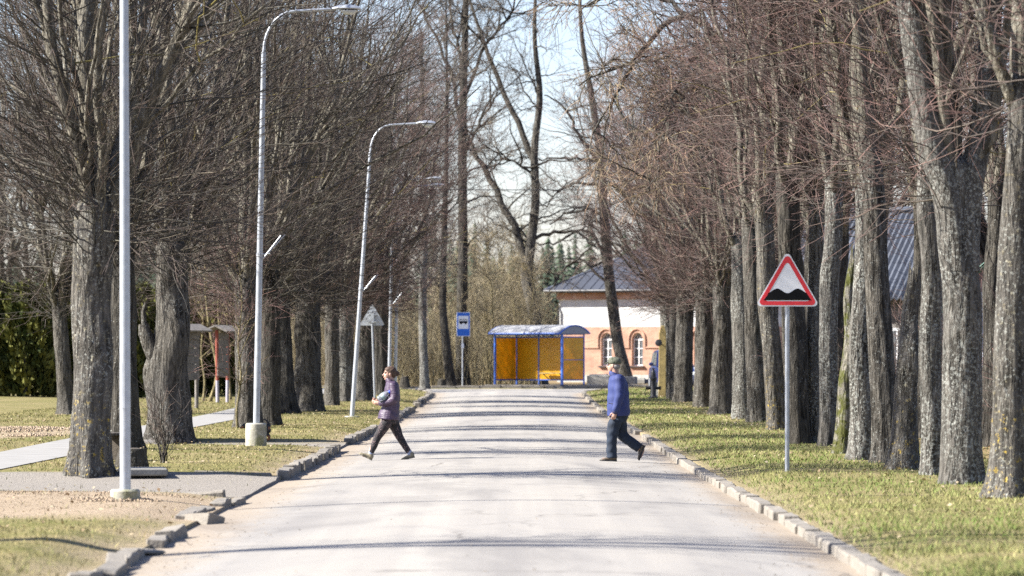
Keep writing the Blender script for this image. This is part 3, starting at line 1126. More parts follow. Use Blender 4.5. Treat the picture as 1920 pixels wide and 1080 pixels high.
tree(1616, 862, 44, 4.6, T_ % 0, "crooked lime with grey lichen left of the straight grey lime", M_BARKL, (0.01, 0), 0.95, 36, 0.8, 0.25, 0.08, twig=M_TWIGR)
tree(1582, 850, 33, 3.1, None, "short mossy broken trunk between two lichened limes", M_BARKM, (0.05, 0), 1, 37, 0.45, 0.2, 0.14, jag=True, cat="tree trunk", name="broken_trunk", group=None)
tree(1553, 836, 32, 4.6, T_ % 1, "lime crusted with pale green lichen, just right of the triangular warning sign", M_BARKL, (0.02, 0), 1.0, 38, 0.95, 0.2, twig=M_TWIGR)
tree(1528, 831, 27, 4.8, T_ % 0, "slim lichen-speckled lime behind the right corner of the warning sign", M_BARKL, (0, 0), 1.0, 39, 0.9, 0.2, twig=M_TWIGR)
tree(1498, 832, 38, 4.8, T_ % 1, "dark split lime trunk right behind the warning sign's post", M_BARKD, (-.05, 0), 1.0, 40, 1.0, 0.1, 0.1, twig=M_TWIGR)
tree(1458, 806, 33, 4.8, T_ % 0, "pale lime with bright yellow lichen at its foot, left of the warning sign's post", M_BARKY, (-.07, 0), 1.05, 41, 0.95, 0.15, twig=M_TWIGR)
tree(1422, 791, 34, 4.8, T_ % 1, "grey lime leaning left, first one left of the yellow-footed lime", M_BARK, (-.04, 0), 1.05, 42, 0.95, 0.15, twig=M_TWIGR)
tree(1393, 785, 34, 4.6, T_ % 0, "pale tall lime, second one left of the yellow-footed lime", M_BARKL, (-.02, 0), 1.05, 43, 0.95, 0.2, twig=M_TWIGR)
tree(1352, 778, 36, 3.6, P % 1, "rough-barked lime, third one left of the yellow-footed lime", M_BARK, (.02, 0), 1.0, 44, 0.85, 0.35, twig=M_TWIGR)
tree(1318, 764, 34, 3.4, P % 2, "broad lime with a dark right half, hiding the white car", M_BARK, (.02, 0), 1.0, 45, 0.9, 0.1, twig=M_TWIGR)
tree(1281, 754, 31, 3.4, P % 0, "dark-sided lime between white car and blue car", M_BARK, (.02, 0), 1.0, 46, 0.9, 0.25, twig=M_TWIGR)
tree(1263, 748, 19, 3.4, P % 1, "narrow lime second from the far end of the right row", M_BARK, (.01, 0), 1.0, 47, 0.95, 0.2, twig=M_TWIGR)
tree(1247, 744, 22, 3.4, P % 2, "farthest lime of the right row, with a wooden slab against it", M_BARKL, (.01, 0), 1.0, 48, 0.85, 0.5, twig=M_TWIGR)
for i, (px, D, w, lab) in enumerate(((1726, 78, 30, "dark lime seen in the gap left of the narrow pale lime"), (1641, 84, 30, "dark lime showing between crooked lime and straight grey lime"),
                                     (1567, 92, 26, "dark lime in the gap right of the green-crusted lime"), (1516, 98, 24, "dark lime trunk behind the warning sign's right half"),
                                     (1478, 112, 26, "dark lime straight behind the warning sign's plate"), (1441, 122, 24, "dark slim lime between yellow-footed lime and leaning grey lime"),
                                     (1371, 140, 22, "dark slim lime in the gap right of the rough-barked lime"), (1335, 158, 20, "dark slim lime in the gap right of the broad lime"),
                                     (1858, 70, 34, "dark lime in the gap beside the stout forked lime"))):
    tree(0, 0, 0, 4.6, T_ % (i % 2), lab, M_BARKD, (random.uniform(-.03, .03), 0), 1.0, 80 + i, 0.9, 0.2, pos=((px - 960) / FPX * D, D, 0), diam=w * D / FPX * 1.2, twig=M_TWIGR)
for k, (x, y) in enumerate(((6.1, 41.5), (6.2, 36.5))):
    tree(0, 0, 0, 4.2, T_ % k, "lime beyond the right edge whose twigs hang into the upper right corner", M_BARK, (0, 0), 1.0, 60 + k, pos=(x, y, 0), diam=0.5, group="limes outside the right edge", twig=M_TWIGR)


# ------------------------------------------------------------------ open-grown trees behind, built round their own trunk lines
def open_tree(name, label, D, limbs, nb, blen, seed, mat, twig, n1=9, n2=5, n3=1.2, elev=(10, 55), group=None, cat="tree", droop=0.1, tmin=0.3, hang=0.0, arch=0.0):
    """limbs: lists of ((px, py), radius m) in photo pixels at distance D; first is the trunk"""
    r = np.random.default_rng(seed)
    base = at(*limbs[0][0][0], D)
    gz = float(zg(base.x, D))
    root = thing(name, label, cat, (base.x, D, gz), 0, group)
    lines = []
    for li, lb in enumerate(limbs):
        pts = []
        for k, ((x, y), rad) in enumerate(lb):
            v = at(x, y, D) - Vector((base.x, D, gz))
            if li == 0:
                v.y = 0.25 * math.sin(0.7 * k) * min(1, k / 2)
            else:
                if k == 0:                       # start on the limb it forks from
                    best = None
                    for ln_ in lines:
                        for (a_, _), (b_, _) in zip(ln_[:-1], ln_[1:]):
                            for f in (0, .25, .5, .75, 1):
                                w_ = a_.lerp(b_, f)
                                dd = (w_.x - v.x) ** 2 + (w_.z - v.z) ** 2
                                if best is None or dd < best[0]:
                                    best = (dd, w_.copy())
                    v, y0 = best[1], best[1].y
                else:
                    v.y = y0 + (0.5 * ((li % 3) - 1)) * k / len(lb)
            pts.append((v, rad))
        if li == 0:
            pts[0][0].z = 0
        lines.append(pts)
    obj("trunk", trunk_mesh([p for p, _ in lines[0]], [q for _, q in lines[0]], seed, 16, 0.3, 0.05, rings=36), mat, root)
    LP = []
    lb_, tb = Bag(), Bag()
    for li, pts in enumerate(lines):
        A = np.array([tuple(p) for p, _ in pts])
        Rr = np.array([q for _, q in pts])
        s = np.linspace(0, len(A) - 1, 14)
        Pp = np.stack([np.interp(s, np.arange(len(A)), A[:, c]) for c in range(3)], -1)
        Rp = np.interp(s, np.arange(len(A)), Rr)
        if li > 0:
            Pp[1:-1] += r.normal(0, .05, (12, 3))
            lb_.add(Pp[None], Rp[None], 9, 0.0)
        LP.append(Pp)
    LP = np.array(LP)
    w = np.array([1.6] + [1.0] * (len(LP) - 1))
    i = r.choice(len(LP), nb, p=w / w.sum())
    t = np.where(i == 0, r.uniform(tmin, 1, nb), r.uniform(0.15, 1, nb))
    p, T = along(LP, i, t)
    a = r.uniform(0, 6.283, nb)
    el = np.radians(r.uniform(*elev, nb))
    Dv = np.stack([np.cos(a) * np.cos(el), np.sin(a) * np.cos(el), np.sin(el)], -1)
    L = r.uniform(blen[0], blen[1], nb) * (1.1 - 0.5 * t)
    bd = np.zeros((nb, 3))
    bd[:, 2] = r.uniform(-.25, .25, nb) - arch
    B = grow(r, p, Dv, L, bd, 10, 0.06)
    lb_.add(B, taper(nb, 10, 0.013 * L + 0.008, 0.008), 6, 0.0)
    # secondaries
    m = nb * n1
    i = r.integers(0, nb, m)
    p, T = along(B, i, r.uniform(.15, 1, m))
    Dv = side(r, T, r.uniform(.4, 1.0, m))
    L = r.uniform(.4, 1.0, m) * blen[1] * .36
    bd = np.zeros((m, 3))
    bd[:, 2] = r.uniform(-.2, .2, m) - hang
    S2 = grow(r, p, Dv, L, bd, 6, 0.07)
    tb.add(S2, taper(m, 6, 0.012, 0.006), 4, 0.3)
    twiggery(r, tb, S2, n2, n3, (.25, .9), (.15, .5), 0.007, 0.005, (.4, 1.0), 0, 0, hang)
    obj("limbs", lb_.mesh("limbs"), mat, root)
    obj("crown", tb.mesh("crown"), twig, root)
    return root


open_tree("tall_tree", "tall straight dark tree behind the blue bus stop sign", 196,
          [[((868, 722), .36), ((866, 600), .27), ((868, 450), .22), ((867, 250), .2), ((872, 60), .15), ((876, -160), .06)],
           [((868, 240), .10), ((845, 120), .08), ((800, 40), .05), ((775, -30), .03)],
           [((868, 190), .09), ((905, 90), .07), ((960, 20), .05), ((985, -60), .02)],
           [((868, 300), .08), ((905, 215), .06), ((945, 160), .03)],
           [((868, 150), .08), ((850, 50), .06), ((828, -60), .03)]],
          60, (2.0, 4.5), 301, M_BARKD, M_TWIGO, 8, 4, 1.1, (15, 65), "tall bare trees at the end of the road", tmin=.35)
T2 = open_tree("tall_tree", "leaning tree with a birdhouse behind the bus shelter, forking low", 200,
          [[((1012, 722), .36), ((1006, 610), .31), ((988, 520), .30), ((993, 470), .25), ((1004, 380), .20), ((1002, 280), .18), ((1012, 180), .15), ((1002, 60), .1), ((1010, -120), .04)],
           [((990, 490), .20), ((960, 420), .17), ((925, 345), .15), ((885, 275), .10), ((868, 230), .05)],
           [((998, 300), .16), ((975, 240), .14), ((945, 170), .12), ((905, 70), .09), ((880, 0), .06), ((860, -70), .03)],
           [((1004, 450), .09), ((1045, 435), .08), ((1085, 436), .06), ((1110, 460), .04)],
           [((1004, 330), .07), ((960, 300), .05), ((915, 300), .03)]],
          50, (2.0, 4.5), 302, M_BARK, M_TWIGO, 8, 4, 1.1, (-5, 55), "tall bare trees at the end of the road", tmin=.35)
open_tree("tall_tree", "curved tree standing in front of the brick building", 203,
          [[((1172, 722), .40), ((1170, 690), .30), ((1158, 640), .27), ((1150, 580), .27), ((1142, 520), .25), ((1132, 400), .22), ((1126, 300), .20), ((1112, 200), .16), ((1090, 60), .1), ((1085, -100), .04)],
           [((1150, 510), .10), ((1120, 445), .08), ((1085, 430), .07), ((1040, 455), .05), ((1010, 460), .03)],
           [((1134, 400), .08), ((1100, 390), .07), ((1060, 400), .05), ((1030, 420), .03)],
           [((1130, 345), .08), ((1085, 340), .06), ((1045, 360), .04), ((1025, 390), .02)],
           [((1124, 310), .10), ((1095, 300), .07), ((1050, 298), .05), ((1010, 300), .03)],
           [((1145, 540), .07), ((1090, 490), .06), ((1060, 500), .05), ((1030, 545), .03)],
           [((1120, 300), .1), ((1080, 250), .08), ((1060, 200), .05), ((1020, 180), .03)]],
          46, (2.0, 4.0), 303, M_BARK, M_TWIGO, 8, 4, 1.1, (-5, 40), "tall bare trees at the end of the road", tmin=.42, hang=.15)
open_tree("bare_tree", "grey-barked slim tree with pale patches in the bend left of the bus stop sign", 186,
          [[((797, 724), .21), ((793, 640), .18), ((792, 560), .17), ((796, 400), .14), ((792, 200), .09), ((790, 60), .04)]],
          46, (1.5, 3.2), 304, M_BARKL, M_TWIGO, 7, 4, 1.1, (20, 65), tmin=.4)
open_tree("bare_tree", "dark slim leaning tree between pale-patched tree and bus stop sign", 192,
          [[((846, 722), .24), ((836, 640), .19), ((830, 560), .16), ((834, 400), .13), ((838, 200), .08), ((836, 20), .04)]],
          46, (1.5, 3.2), 305, M_BARKD, M_TWIGO, 7, 4, 1.1, (20, 65), tmin=.4)

# big limb from the right row arching over the road, hung with lichen twigs
ov = open_tree("overhanging_lime", "lime in the right row whose long lichened limb hangs over the road", 108,
          [[((1442, 786), .20), ((1436, 600), .18), ((1425, 400), .17), ((1405, 200), .15), ((1392, 40), .12), ((1385, -150), .05)],
           [((1405, 160), .10), ((1345, 60), .09), ((1280, 20), .08), ((1225, 65), .065), ((1190, 115), .05), ((1140, 135), .035), ((1085, 160), .02)],
           [((1190, 110), .05), ((1160, 170), .04), ((1130, 210), .03), ((1110, 260), .02), ((1105, 320), .012)],
           [((1345, 60), .06), ((1290, 120), .045), ((1255, 190), .03), ((1240, 260), .02), ((1235, 340), .012)],
           [((1400, 120), .08), ((1330, 150), .06), ((1275, 210), .04), ((1225, 300), .025), ((1215, 380), .012)],
           [((1290, 25), .07), ((1215, -20), .05), ((1140, -15), .03), ((1085, 20), .02)]],
          48, (1.0, 2.4), 306, M_BARK, twig_mat("twig_hanging", (0.15, 0.13, 0.08), (0.23, 0.15, 0.10), 0.5), 8, 3.2, 1.0, (-50, 35), "lime trees along the road", tmin=.55, hang=.24)

# forest-edge trees and saplings shared between several places
def bg_variant(seed, H, r0, nb, blen, birch):
    r = np.random.default_rng(seed)
    path = [(0, 0, 0)] + [(r.normal(0, .12), r.normal(0, .12), H * f) for f in (.12, .3, .5, .7, .88, 1)]
    rad = [r0 * (1 - .93 * i / 6) for i in range(7)]
    tm = trunk_mesh(path, rad, seed, 10, .25, .05, rings=22, dome=False)
    lb, tb = Bag(), Bag()
    A = np.array(path)
    LP = A[None]
    t = r.uniform(.28, .99, nb)
    p, T = along(LP, np.zeros(nb, int), t)
    a = r.uniform(0, 6.283, nb)
    el = np.radians(r.uniform(25, 65, nb))
    Dv = np.stack([np.cos(a) * np.cos(el), np.sin(a) * np.cos(el), np.sin(el)], -1)
    L = r.uniform(.5, 1, nb) * blen * (1.15 - .75 * t)
    bd = np.zeros((nb, 3))
    bd[:, 2] = -.3 if birch else .05
    B = grow(r, p, Dv, L, bd, 7, .05)
    lb.add(B, taper(nb, 7, .011 * L + .006, .006), 5, 0)
    m = nb * 8
    i = r.integers(0, nb, m)
    p, T = along(B, i, r.uniform(.2, 1, m))
    Dv = side(r, T, r.uniform(.4, .9, m))
    bd = np.zeros((m, 3))
    bd[:, 2] = -.5 if birch else .0
    S2 = grow(r, p, Dv, r.uniform(.4, 1.5, m), bd, 4, .06)
    tb.add(S2, taper(m, 4, .009, .006), 3, .4)
    k = m * 3
    i = r.integers(0, m, k)
    p, T = along(S2, i, r.uniform(.2, 1, k))
    Dv = side(r, T, r.uniform(.4, .9, k))
    if birch:
        Dv[:, 2] -= .6
    P3 = grow(r, p, nrm(Dv), r.uniform(.2, .8, k), np.zeros((k, 3)), 2, 0)
    tb.add(P3, taper(k, 2, .006, .004), 3, 1.0)
    return tm, lb.mesh("limbs"), tb.mesh("crown")


BG = {"wood0": bg_variant(401, 17, .2, 70, 5.5, False), "wood1": bg_variant(402, 20, .24, 80, 6.0, False),
      "birch": bg_variant(403, 19, .17, 80, 4.2, True), "sap0": bg_variant(404, 7.0, .06, 26, 2.4, False), "sap1": bg_variant(405, 8.5, .07, 30, 2.8, False)}


def bg_tree(kind, x, y, sc, seed, label, group, name="woodland_tree", mats=None, cat="tree"):
    r = random.Random(seed)
    root = thing(name, label, cat, (x, y, float(zg(x, y)) - .05), r.uniform(0, 6.28), group)
    bm_, tw = mats or (M_BARK, M_TWIGO)
    for nm, me, m_ in zip(("trunk", "limbs", "crown"), BG[kind], (bm_, bm_, tw)):
        o = bpy.data.objects.new(nm, me)
        if not me.materials:
            me.materials.append(m_)
        link(o, root)
        o.scale = (sc, sc, sc)
        o.material_slots[0].link = 'OBJECT'
        o.material_slots[0].material = m_
    return root


M_TWIGB = twig_mat("twig_birch", (0.16, 0.12, 0.10), (0.24, 0.16, 0.14), 0.3)
k = 0
for x, y in ((-34, 235), (-28, 246), (-22, 234), (-17, 250), (-12.5, 262), (-9.5, 280), (-6.0, 330), (-2, 350), (10, 288), (14, 262), (19, 270), (24, 246), (29, 262)):
    k += 1
    bg_tree("wood%d" % (k % 2), x, y, random.uniform(.8, 1.15), k, "tall bare tree in the wood behind the cross street", "bare trees in the wood behind the cross street")
for x, y, s in ((-6.9, 262, 1.15), (-5.6, 275, 1.1), (6.8, 292, 1.2)):
    k += 1
    bg_tree("birch", x, y, s, k, "white-stemmed birch in the wood behind the cross street", "birches behind the cross street", "birch_tree", (M_BIRCH, M_TWIGB))
bg_tree("birch", 14.1, 124, 1.0, 71, "white birch between the two rightmost roadside limes, behind the pale house", None, "birch_tree", (M_BIRCH, M_TWIGB))
bg_tree("birch", 15.6, 150, 1.1, 72, "white birch at the right edge behind the pale house", None, "birch_tree", (M_BIRCH, M_TWIGB))
for x, y in ((12.5, 152), (14.8, 168), (17, 176), (20, 158), (10.8, 185), (12.2, 140)):
    k += 1
    bg_tree("wood%d" % (k % 2), x, y, random.uniform(.8, 1.1), k, "bare tree behind the houses on the right", "bare trees behind the houses on the right", mats=(M_BARK, M_TWIGR))
M_SAP = bark("bark_sapling", (0.12, 0.10, 0.05), (0.30, 0.25, 0.13), 0.2)
for i in range(44):
    k += 1
    x = random.uniform(-13, 1.2)
    y = random.uniform(193, 212) + (4 if x > -1 else 0)
    bg_tree("sap%d" % (i % 2), x, y, random.uniform(.45, .85), k, "thin olive sapling in the brush behind the bus stop", "saplings in the brush behind the bus stop", "sapling", (M_SAP, M_BRUSH))
for i, (px, py, s) in enumerate(((380, 752, .8), (392, 753, 1.0), (409, 750, .9), (432, 750, .75), (446, 803, .55))):
    g = ground_at(px, py)
    bg_tree("sap%d" % (i % 2), g.x, g.y, s, 700 + i,
            "thin sapling growing close against the lime left of the concrete drum" if i == 4 else "thin bare sapling by the thuja hedge near the red posts",
            None if i == 4 else "saplings by the thuja hedge", "sapling", (M_SAP, M_TWIGR))
for i, (x, y) in enumerate(((9.2, 58), (9.6, 66), (8.8, 73), (10.5, 62), (9.9, 80), (11, 70), (8.3, 50), (9, 54))):
    bg_tree("sap%d" % (i % 2), x, y, random.uniform(.35, .6), 720 + i, "bare tangled shrub behind the limes on the right", "bare shrubs behind the limes on the right", "shrub", (M_BARK, M_TWIGR), "shrub")


# brush and far forest: single masses
def brush():
    r = np.random.default_rng(77)
    n = 2600
    x = r.uniform(-22, 1.5, n)
    y = r.uniform(192.5, 214, n) + 3.0 * (x > -1.5)
    S = np.stack([x, y, zg(x, y)], -1)
    D = nrm(np.stack([r.normal(0, .22, n), r.normal(0, .22, n), np.ones(n)], -1))
    P = grow(r, S, D, r.uniform(1.2, 4.8, n), np.stack([r.normal(0, .15, n), r.normal(0, .15, n), 0 * x], -1), 5, .06)
    b = Bag()
    b.add(P, taper(n, 5, .014, .005), 3, 0.0)
    twiggery(r, b, P, 6, 1.0, (.3, 1.1), (.2, .6), .006, .0045, (.2, 1.0))
    o = obj("brush", b.mesh("brush"), M_BRUSH)
    tag(o, "dense olive-brown leafless brush behind the bus stop", "brush", kind="stuff")


brush()


def brush_right():
    r = np.random.default_rng(78)
    n = 1500
    x = r.uniform(7.6, 12.5, n)
    y = r.uniform(50, 120, n)
    S = np.stack([x, y, zg(x, y)], -1)
    D = nrm(np.stack([r.normal(0, .35, n), r.normal(0, .35, n), np.ones(n)], -1))
    P = grow(r, S, D, r.uniform(.7, 3.4, n), np.stack([r.normal(0, .3, n), r.normal(0, .3, n), -.1 + 0 * x], -1), 5, .08)
    b = Bag()
    b.add(P, taper(n, 5, .009, .003), 3, 0.0)
    twiggery(r, b, P, 5, 1.0, (.2, .7), (.1, .4), .004, .003, (.2, 1.0))
    o = obj("brush", b.mesh("brush"), M_TWIGR)
    tag(o, "low bare brush behind the right row of limes", "brush", kind="stuff")


brush_right()


def far_forest():
    r = np.random.default_rng(79)
    V, Q = [], []
    nv = 0
    for i in range(330):
        y = r.uniform(420, 760)
        x = r.uniform(-.14, .14) * y
        H = r.uniform(9, 15)
        z0 = float(zg(x, y))
        w = H * r.uniform(.16, .22)
        lev = 16
        for l in range(lev):
            f = l / lev
            zc = z0 + H * (.12 + .88 * f)
            m = 9
            a = r.uniform(0, 6.28) + np.arange(m) * 6.283 / m + r.normal(0, .15, m)
            rad = w * (1 - f) ** .8 * r.uniform(.7, 1.15, m) + .15
            c = np.array([x, y, zc + H * .05])
            tip = np.stack([x + rad * np.cos(a), y + rad * np.sin(a), zc - rad * .35 + r.normal(0, .1, m)], -1)
            l_ = np.stack([x + rad * .55 * np.cos(a - .4), y + rad * .55 * np.sin(a - .4), zc + 0 * a], -1)
            r_ = np.stack([x + rad * .55 * np.cos(a + .4), y + rad * .55 * np.sin(a + .4), zc + 0 * a], -1)
            quad = np.stack([np.repeat(c[None], m, 0), l_, tip, r_], 1)
            V.append(quad.reshape(-1, 3))
            Q.append(np.arange(4 * m).reshape(-1, 4) + nv)
            nv += 4 * m
    m_ = simple("conifer_needles", (0.035, 0.055, 0.03), .9, 0, .4, .3)
    o = obj("far_forest", arr_mesh("far_forest", np.concatenate(V), np.concatenate(Q), None, False), m_)
    tag(o, "distant dark conifer forest on the rise beyond the brush", "forest", kind="stuff")


far_forest()


# thuja hedge, each bush its own thing
def thuja_mesh(seed, H=3.8, w=1.0, n=5200):
    r = np.random.default_rng(seed)
    h = r.random(n) ** .85
    a = r.uniform(0, 6.283, n)
    prof_ = w * (1 - h ** 2.6) ** .6 * (0.88 + .12 * np.minimum(h * 8, 1))
    clump = 1 + .16 * np.sin(5 * a + 9 * h + seed) + .12 * np.sin(11 * a - 17 * h) + .08 * np.sin(23 * h + 3 * a)
    rad = prof_ * clump * (1 - .35 * r.random(n) ** 2.5)
    c = np.stack([rad * np.cos(a), rad * np.sin(a), h * H], -1)
    d = nrm(np.stack([np.cos(a) * .6, np.sin(a) * .6, .8 + 0 * a], -1) + r.normal(0, .35, (n, 3)))
    s = nrm(np.cross(d, r.normal(0, 1, (n, 3))))
    L = r.uniform(.10, .24, n)[:, None]
    w_ = L * .32
    V = np.stack([c - d * L * .3, c + s * w_ + d * L * .2, c + d * L, c - s * w_ + d * L * .2], 1).reshape(-1, 3)
    t = np.clip(.5 + .5 * np.sin(5 * a + 9 * h + seed) + r.normal(0, .3, n), 0, 1)
    return arr_mesh("foliage", V, np.arange(4 * n).reshape(-1, 4), {"dry": np.repeat(t, 4)}, False)


M_THUJA = mat_grass("thuja_sprays", (0.032, 0.046, 0.011), (0.125, 0.125, 0.03))
TH = [thuja_mesh(500 + i) for i in range(3)]
tr_ = MB().tube([(0, 0, -.1), (0.02, 0, 1.2), (0, 0.02, 3.0)], [.09, .07, .02], 8)
trme = None
for i, (px, D) in enumerate(((-40, 150), (5, 151), (48, 150), (92, 152), (135, 151), (180, 153), (225, 152), (270, 154), (315, 153), (358, 155), (400, 155), (438, 157))):
    X = (px - 960) / FPX * D
    root = thing("thuja", "yellow-green thuja in the clipped hedge behind the left lawn", "hedge", (X, D, float(zg(X, D))), i * 1.7, "thujas in the hedge behind the left lawn")
    if trme is None:
        trme = tr_.build("trunk", M_BARKD, root, True).data
    else:
        obj("trunk", trme, None, root)
    o = obj("foliage", TH[i % 3], M_THUJA, root)
    s = random.uniform(.9, 1.1) * (1.0 if px < 330 else .85)
    o.scale = (.95, .95, s)

# ------------------------------------------------------------------ buildings
def mat_brick(name, c1, c2, mortar, scale):
    m, nt, b = nodes(name)
    tc = nt.nodes.new("ShaderNodeTexCoord")
    sx = nt.nodes.new("ShaderNodeSeparateXYZ")
    cb = nt.nodes.new("ShaderNodeCombineXYZ")
    lk(nt, tc.outputs["Object"], sx.inputs[0])
    lk(nt, sx.outputs[0], cb.inputs[0])
    lk(nt, sx.outputs[2], cb.inputs[1])
    br = nd(nt, "ShaderNodeTexBrick", Scale=1.0)
    br.inputs["Brick Width"].default_value = 0.26
    br.inputs["Row Height"].default_value = 0.078
    br.inputs["Mortar Size"].default_value = 0.009
    br.inputs["Color1"].default_value = (*c1, 1)
    br.inputs["Color2"].default_value = (*c2, 1)
    br.inputs["Mortar"].default_value = (*mortar, 1)
    lk(nt, cb.outputs[0], br.inputs["Vector"])
    n = noise(nt, tc.outputs["Object"], 1.3, 6, .7)
    c = mix(nt, 1.0, br.outputs[0], ramp(nt, n, [(.3, (.62, .6, .6)), (.65, (1.15, 1.12, 1.1))]), 'MULTIPLY')
    lk(nt, c, b.inputs["Base Color"])
    b.inputs["Roughness"].default_value = .9
    bump(nt, b, br.outputs[1], -.4, .01)
    return m


M_BRICK = mat_brick("orange_brick", (0.42, 0.235, 0.16), (0.36, 0.19, 0.125), (0.38, 0.285, 0.22), 1)
M_PLAST = simple("white_plaster", (0.44, 0.44, 0.43), .9, 0, .15, 1.2, .2)
M_PLASTB = simple("pale_blue_plaster", (0.50, 0.53, 0.60), .9, 0, .1, 1.5, .2)
M_ROOFD = simple("dark_blue_metal_roof", (0.035, 0.04, 0.055), .7, 0, .2, .7)
M_ROOFB = simple("blue_corrugated_roof", (0.05, 0.058, 0.078), .8, 0, .3, .9)
M_ROOFG = simple("green_tile_roof", (0.10, 0.17, 0.13), .6, 0, .3, 2)
M_PINK = simple("pinkish_board", (0.35, 0.25, 0.26), .8, 0, .15, 2)
M_WHITE = simple("white_paint", (0.74, 0.74, 0.73), .5, 0, .05, 3)
M_DARK = simple("dark_metal", (0.03, 0.03, 0.033), .5, .3, .2, 5)
M_WOODG = simple("weathered_wood", (0.17, 0.155, 0.14), .9, 0, .3, 8, .5)
M_WOODY = simple("yellow_wood", (0.33, 0.25, 0.10), .85, 0, .3, 8, .4)
m, nt, b = nodes("window_glass")
b.inputs["Base Color"].default_value = (0.10, 0.115, 0.125, 1)
b.inputs["Roughness"].default_value = .08
b.inputs["Specular IOR Level"].default_value = .6
M_GLASS = m


def arch_poly(w, h, n=10, grow_=0.0):
    """window outline with pointed-round arch, base at z=0"""
    w2 = w / 2 + grow_
    hs = h - w / 2
    return [(-w2, -grow_), (w2, -grow_)] + [(w2 * math.cos(math.pi * k / n), hs + (w / 2 + grow_) * 1.15 * math.sin(math.pi * k / n)) for k in range(n + 1)]


def boolean_cut(o, cutter):
    md = o.modifiers.new("cut", 'BOOLEAN')
    md.operation = 'DIFFERENCE'
    md.object = cutter
    md.solver = 'EXACT'
    dg = bpy.context.evaluated_depsgraph_get()
    me = bpy.data.meshes.new_from_object(o.evaluated_get(dg))
    o.modifiers.clear()
    o.data = me
    bpy.data.objects.remove(cutter)


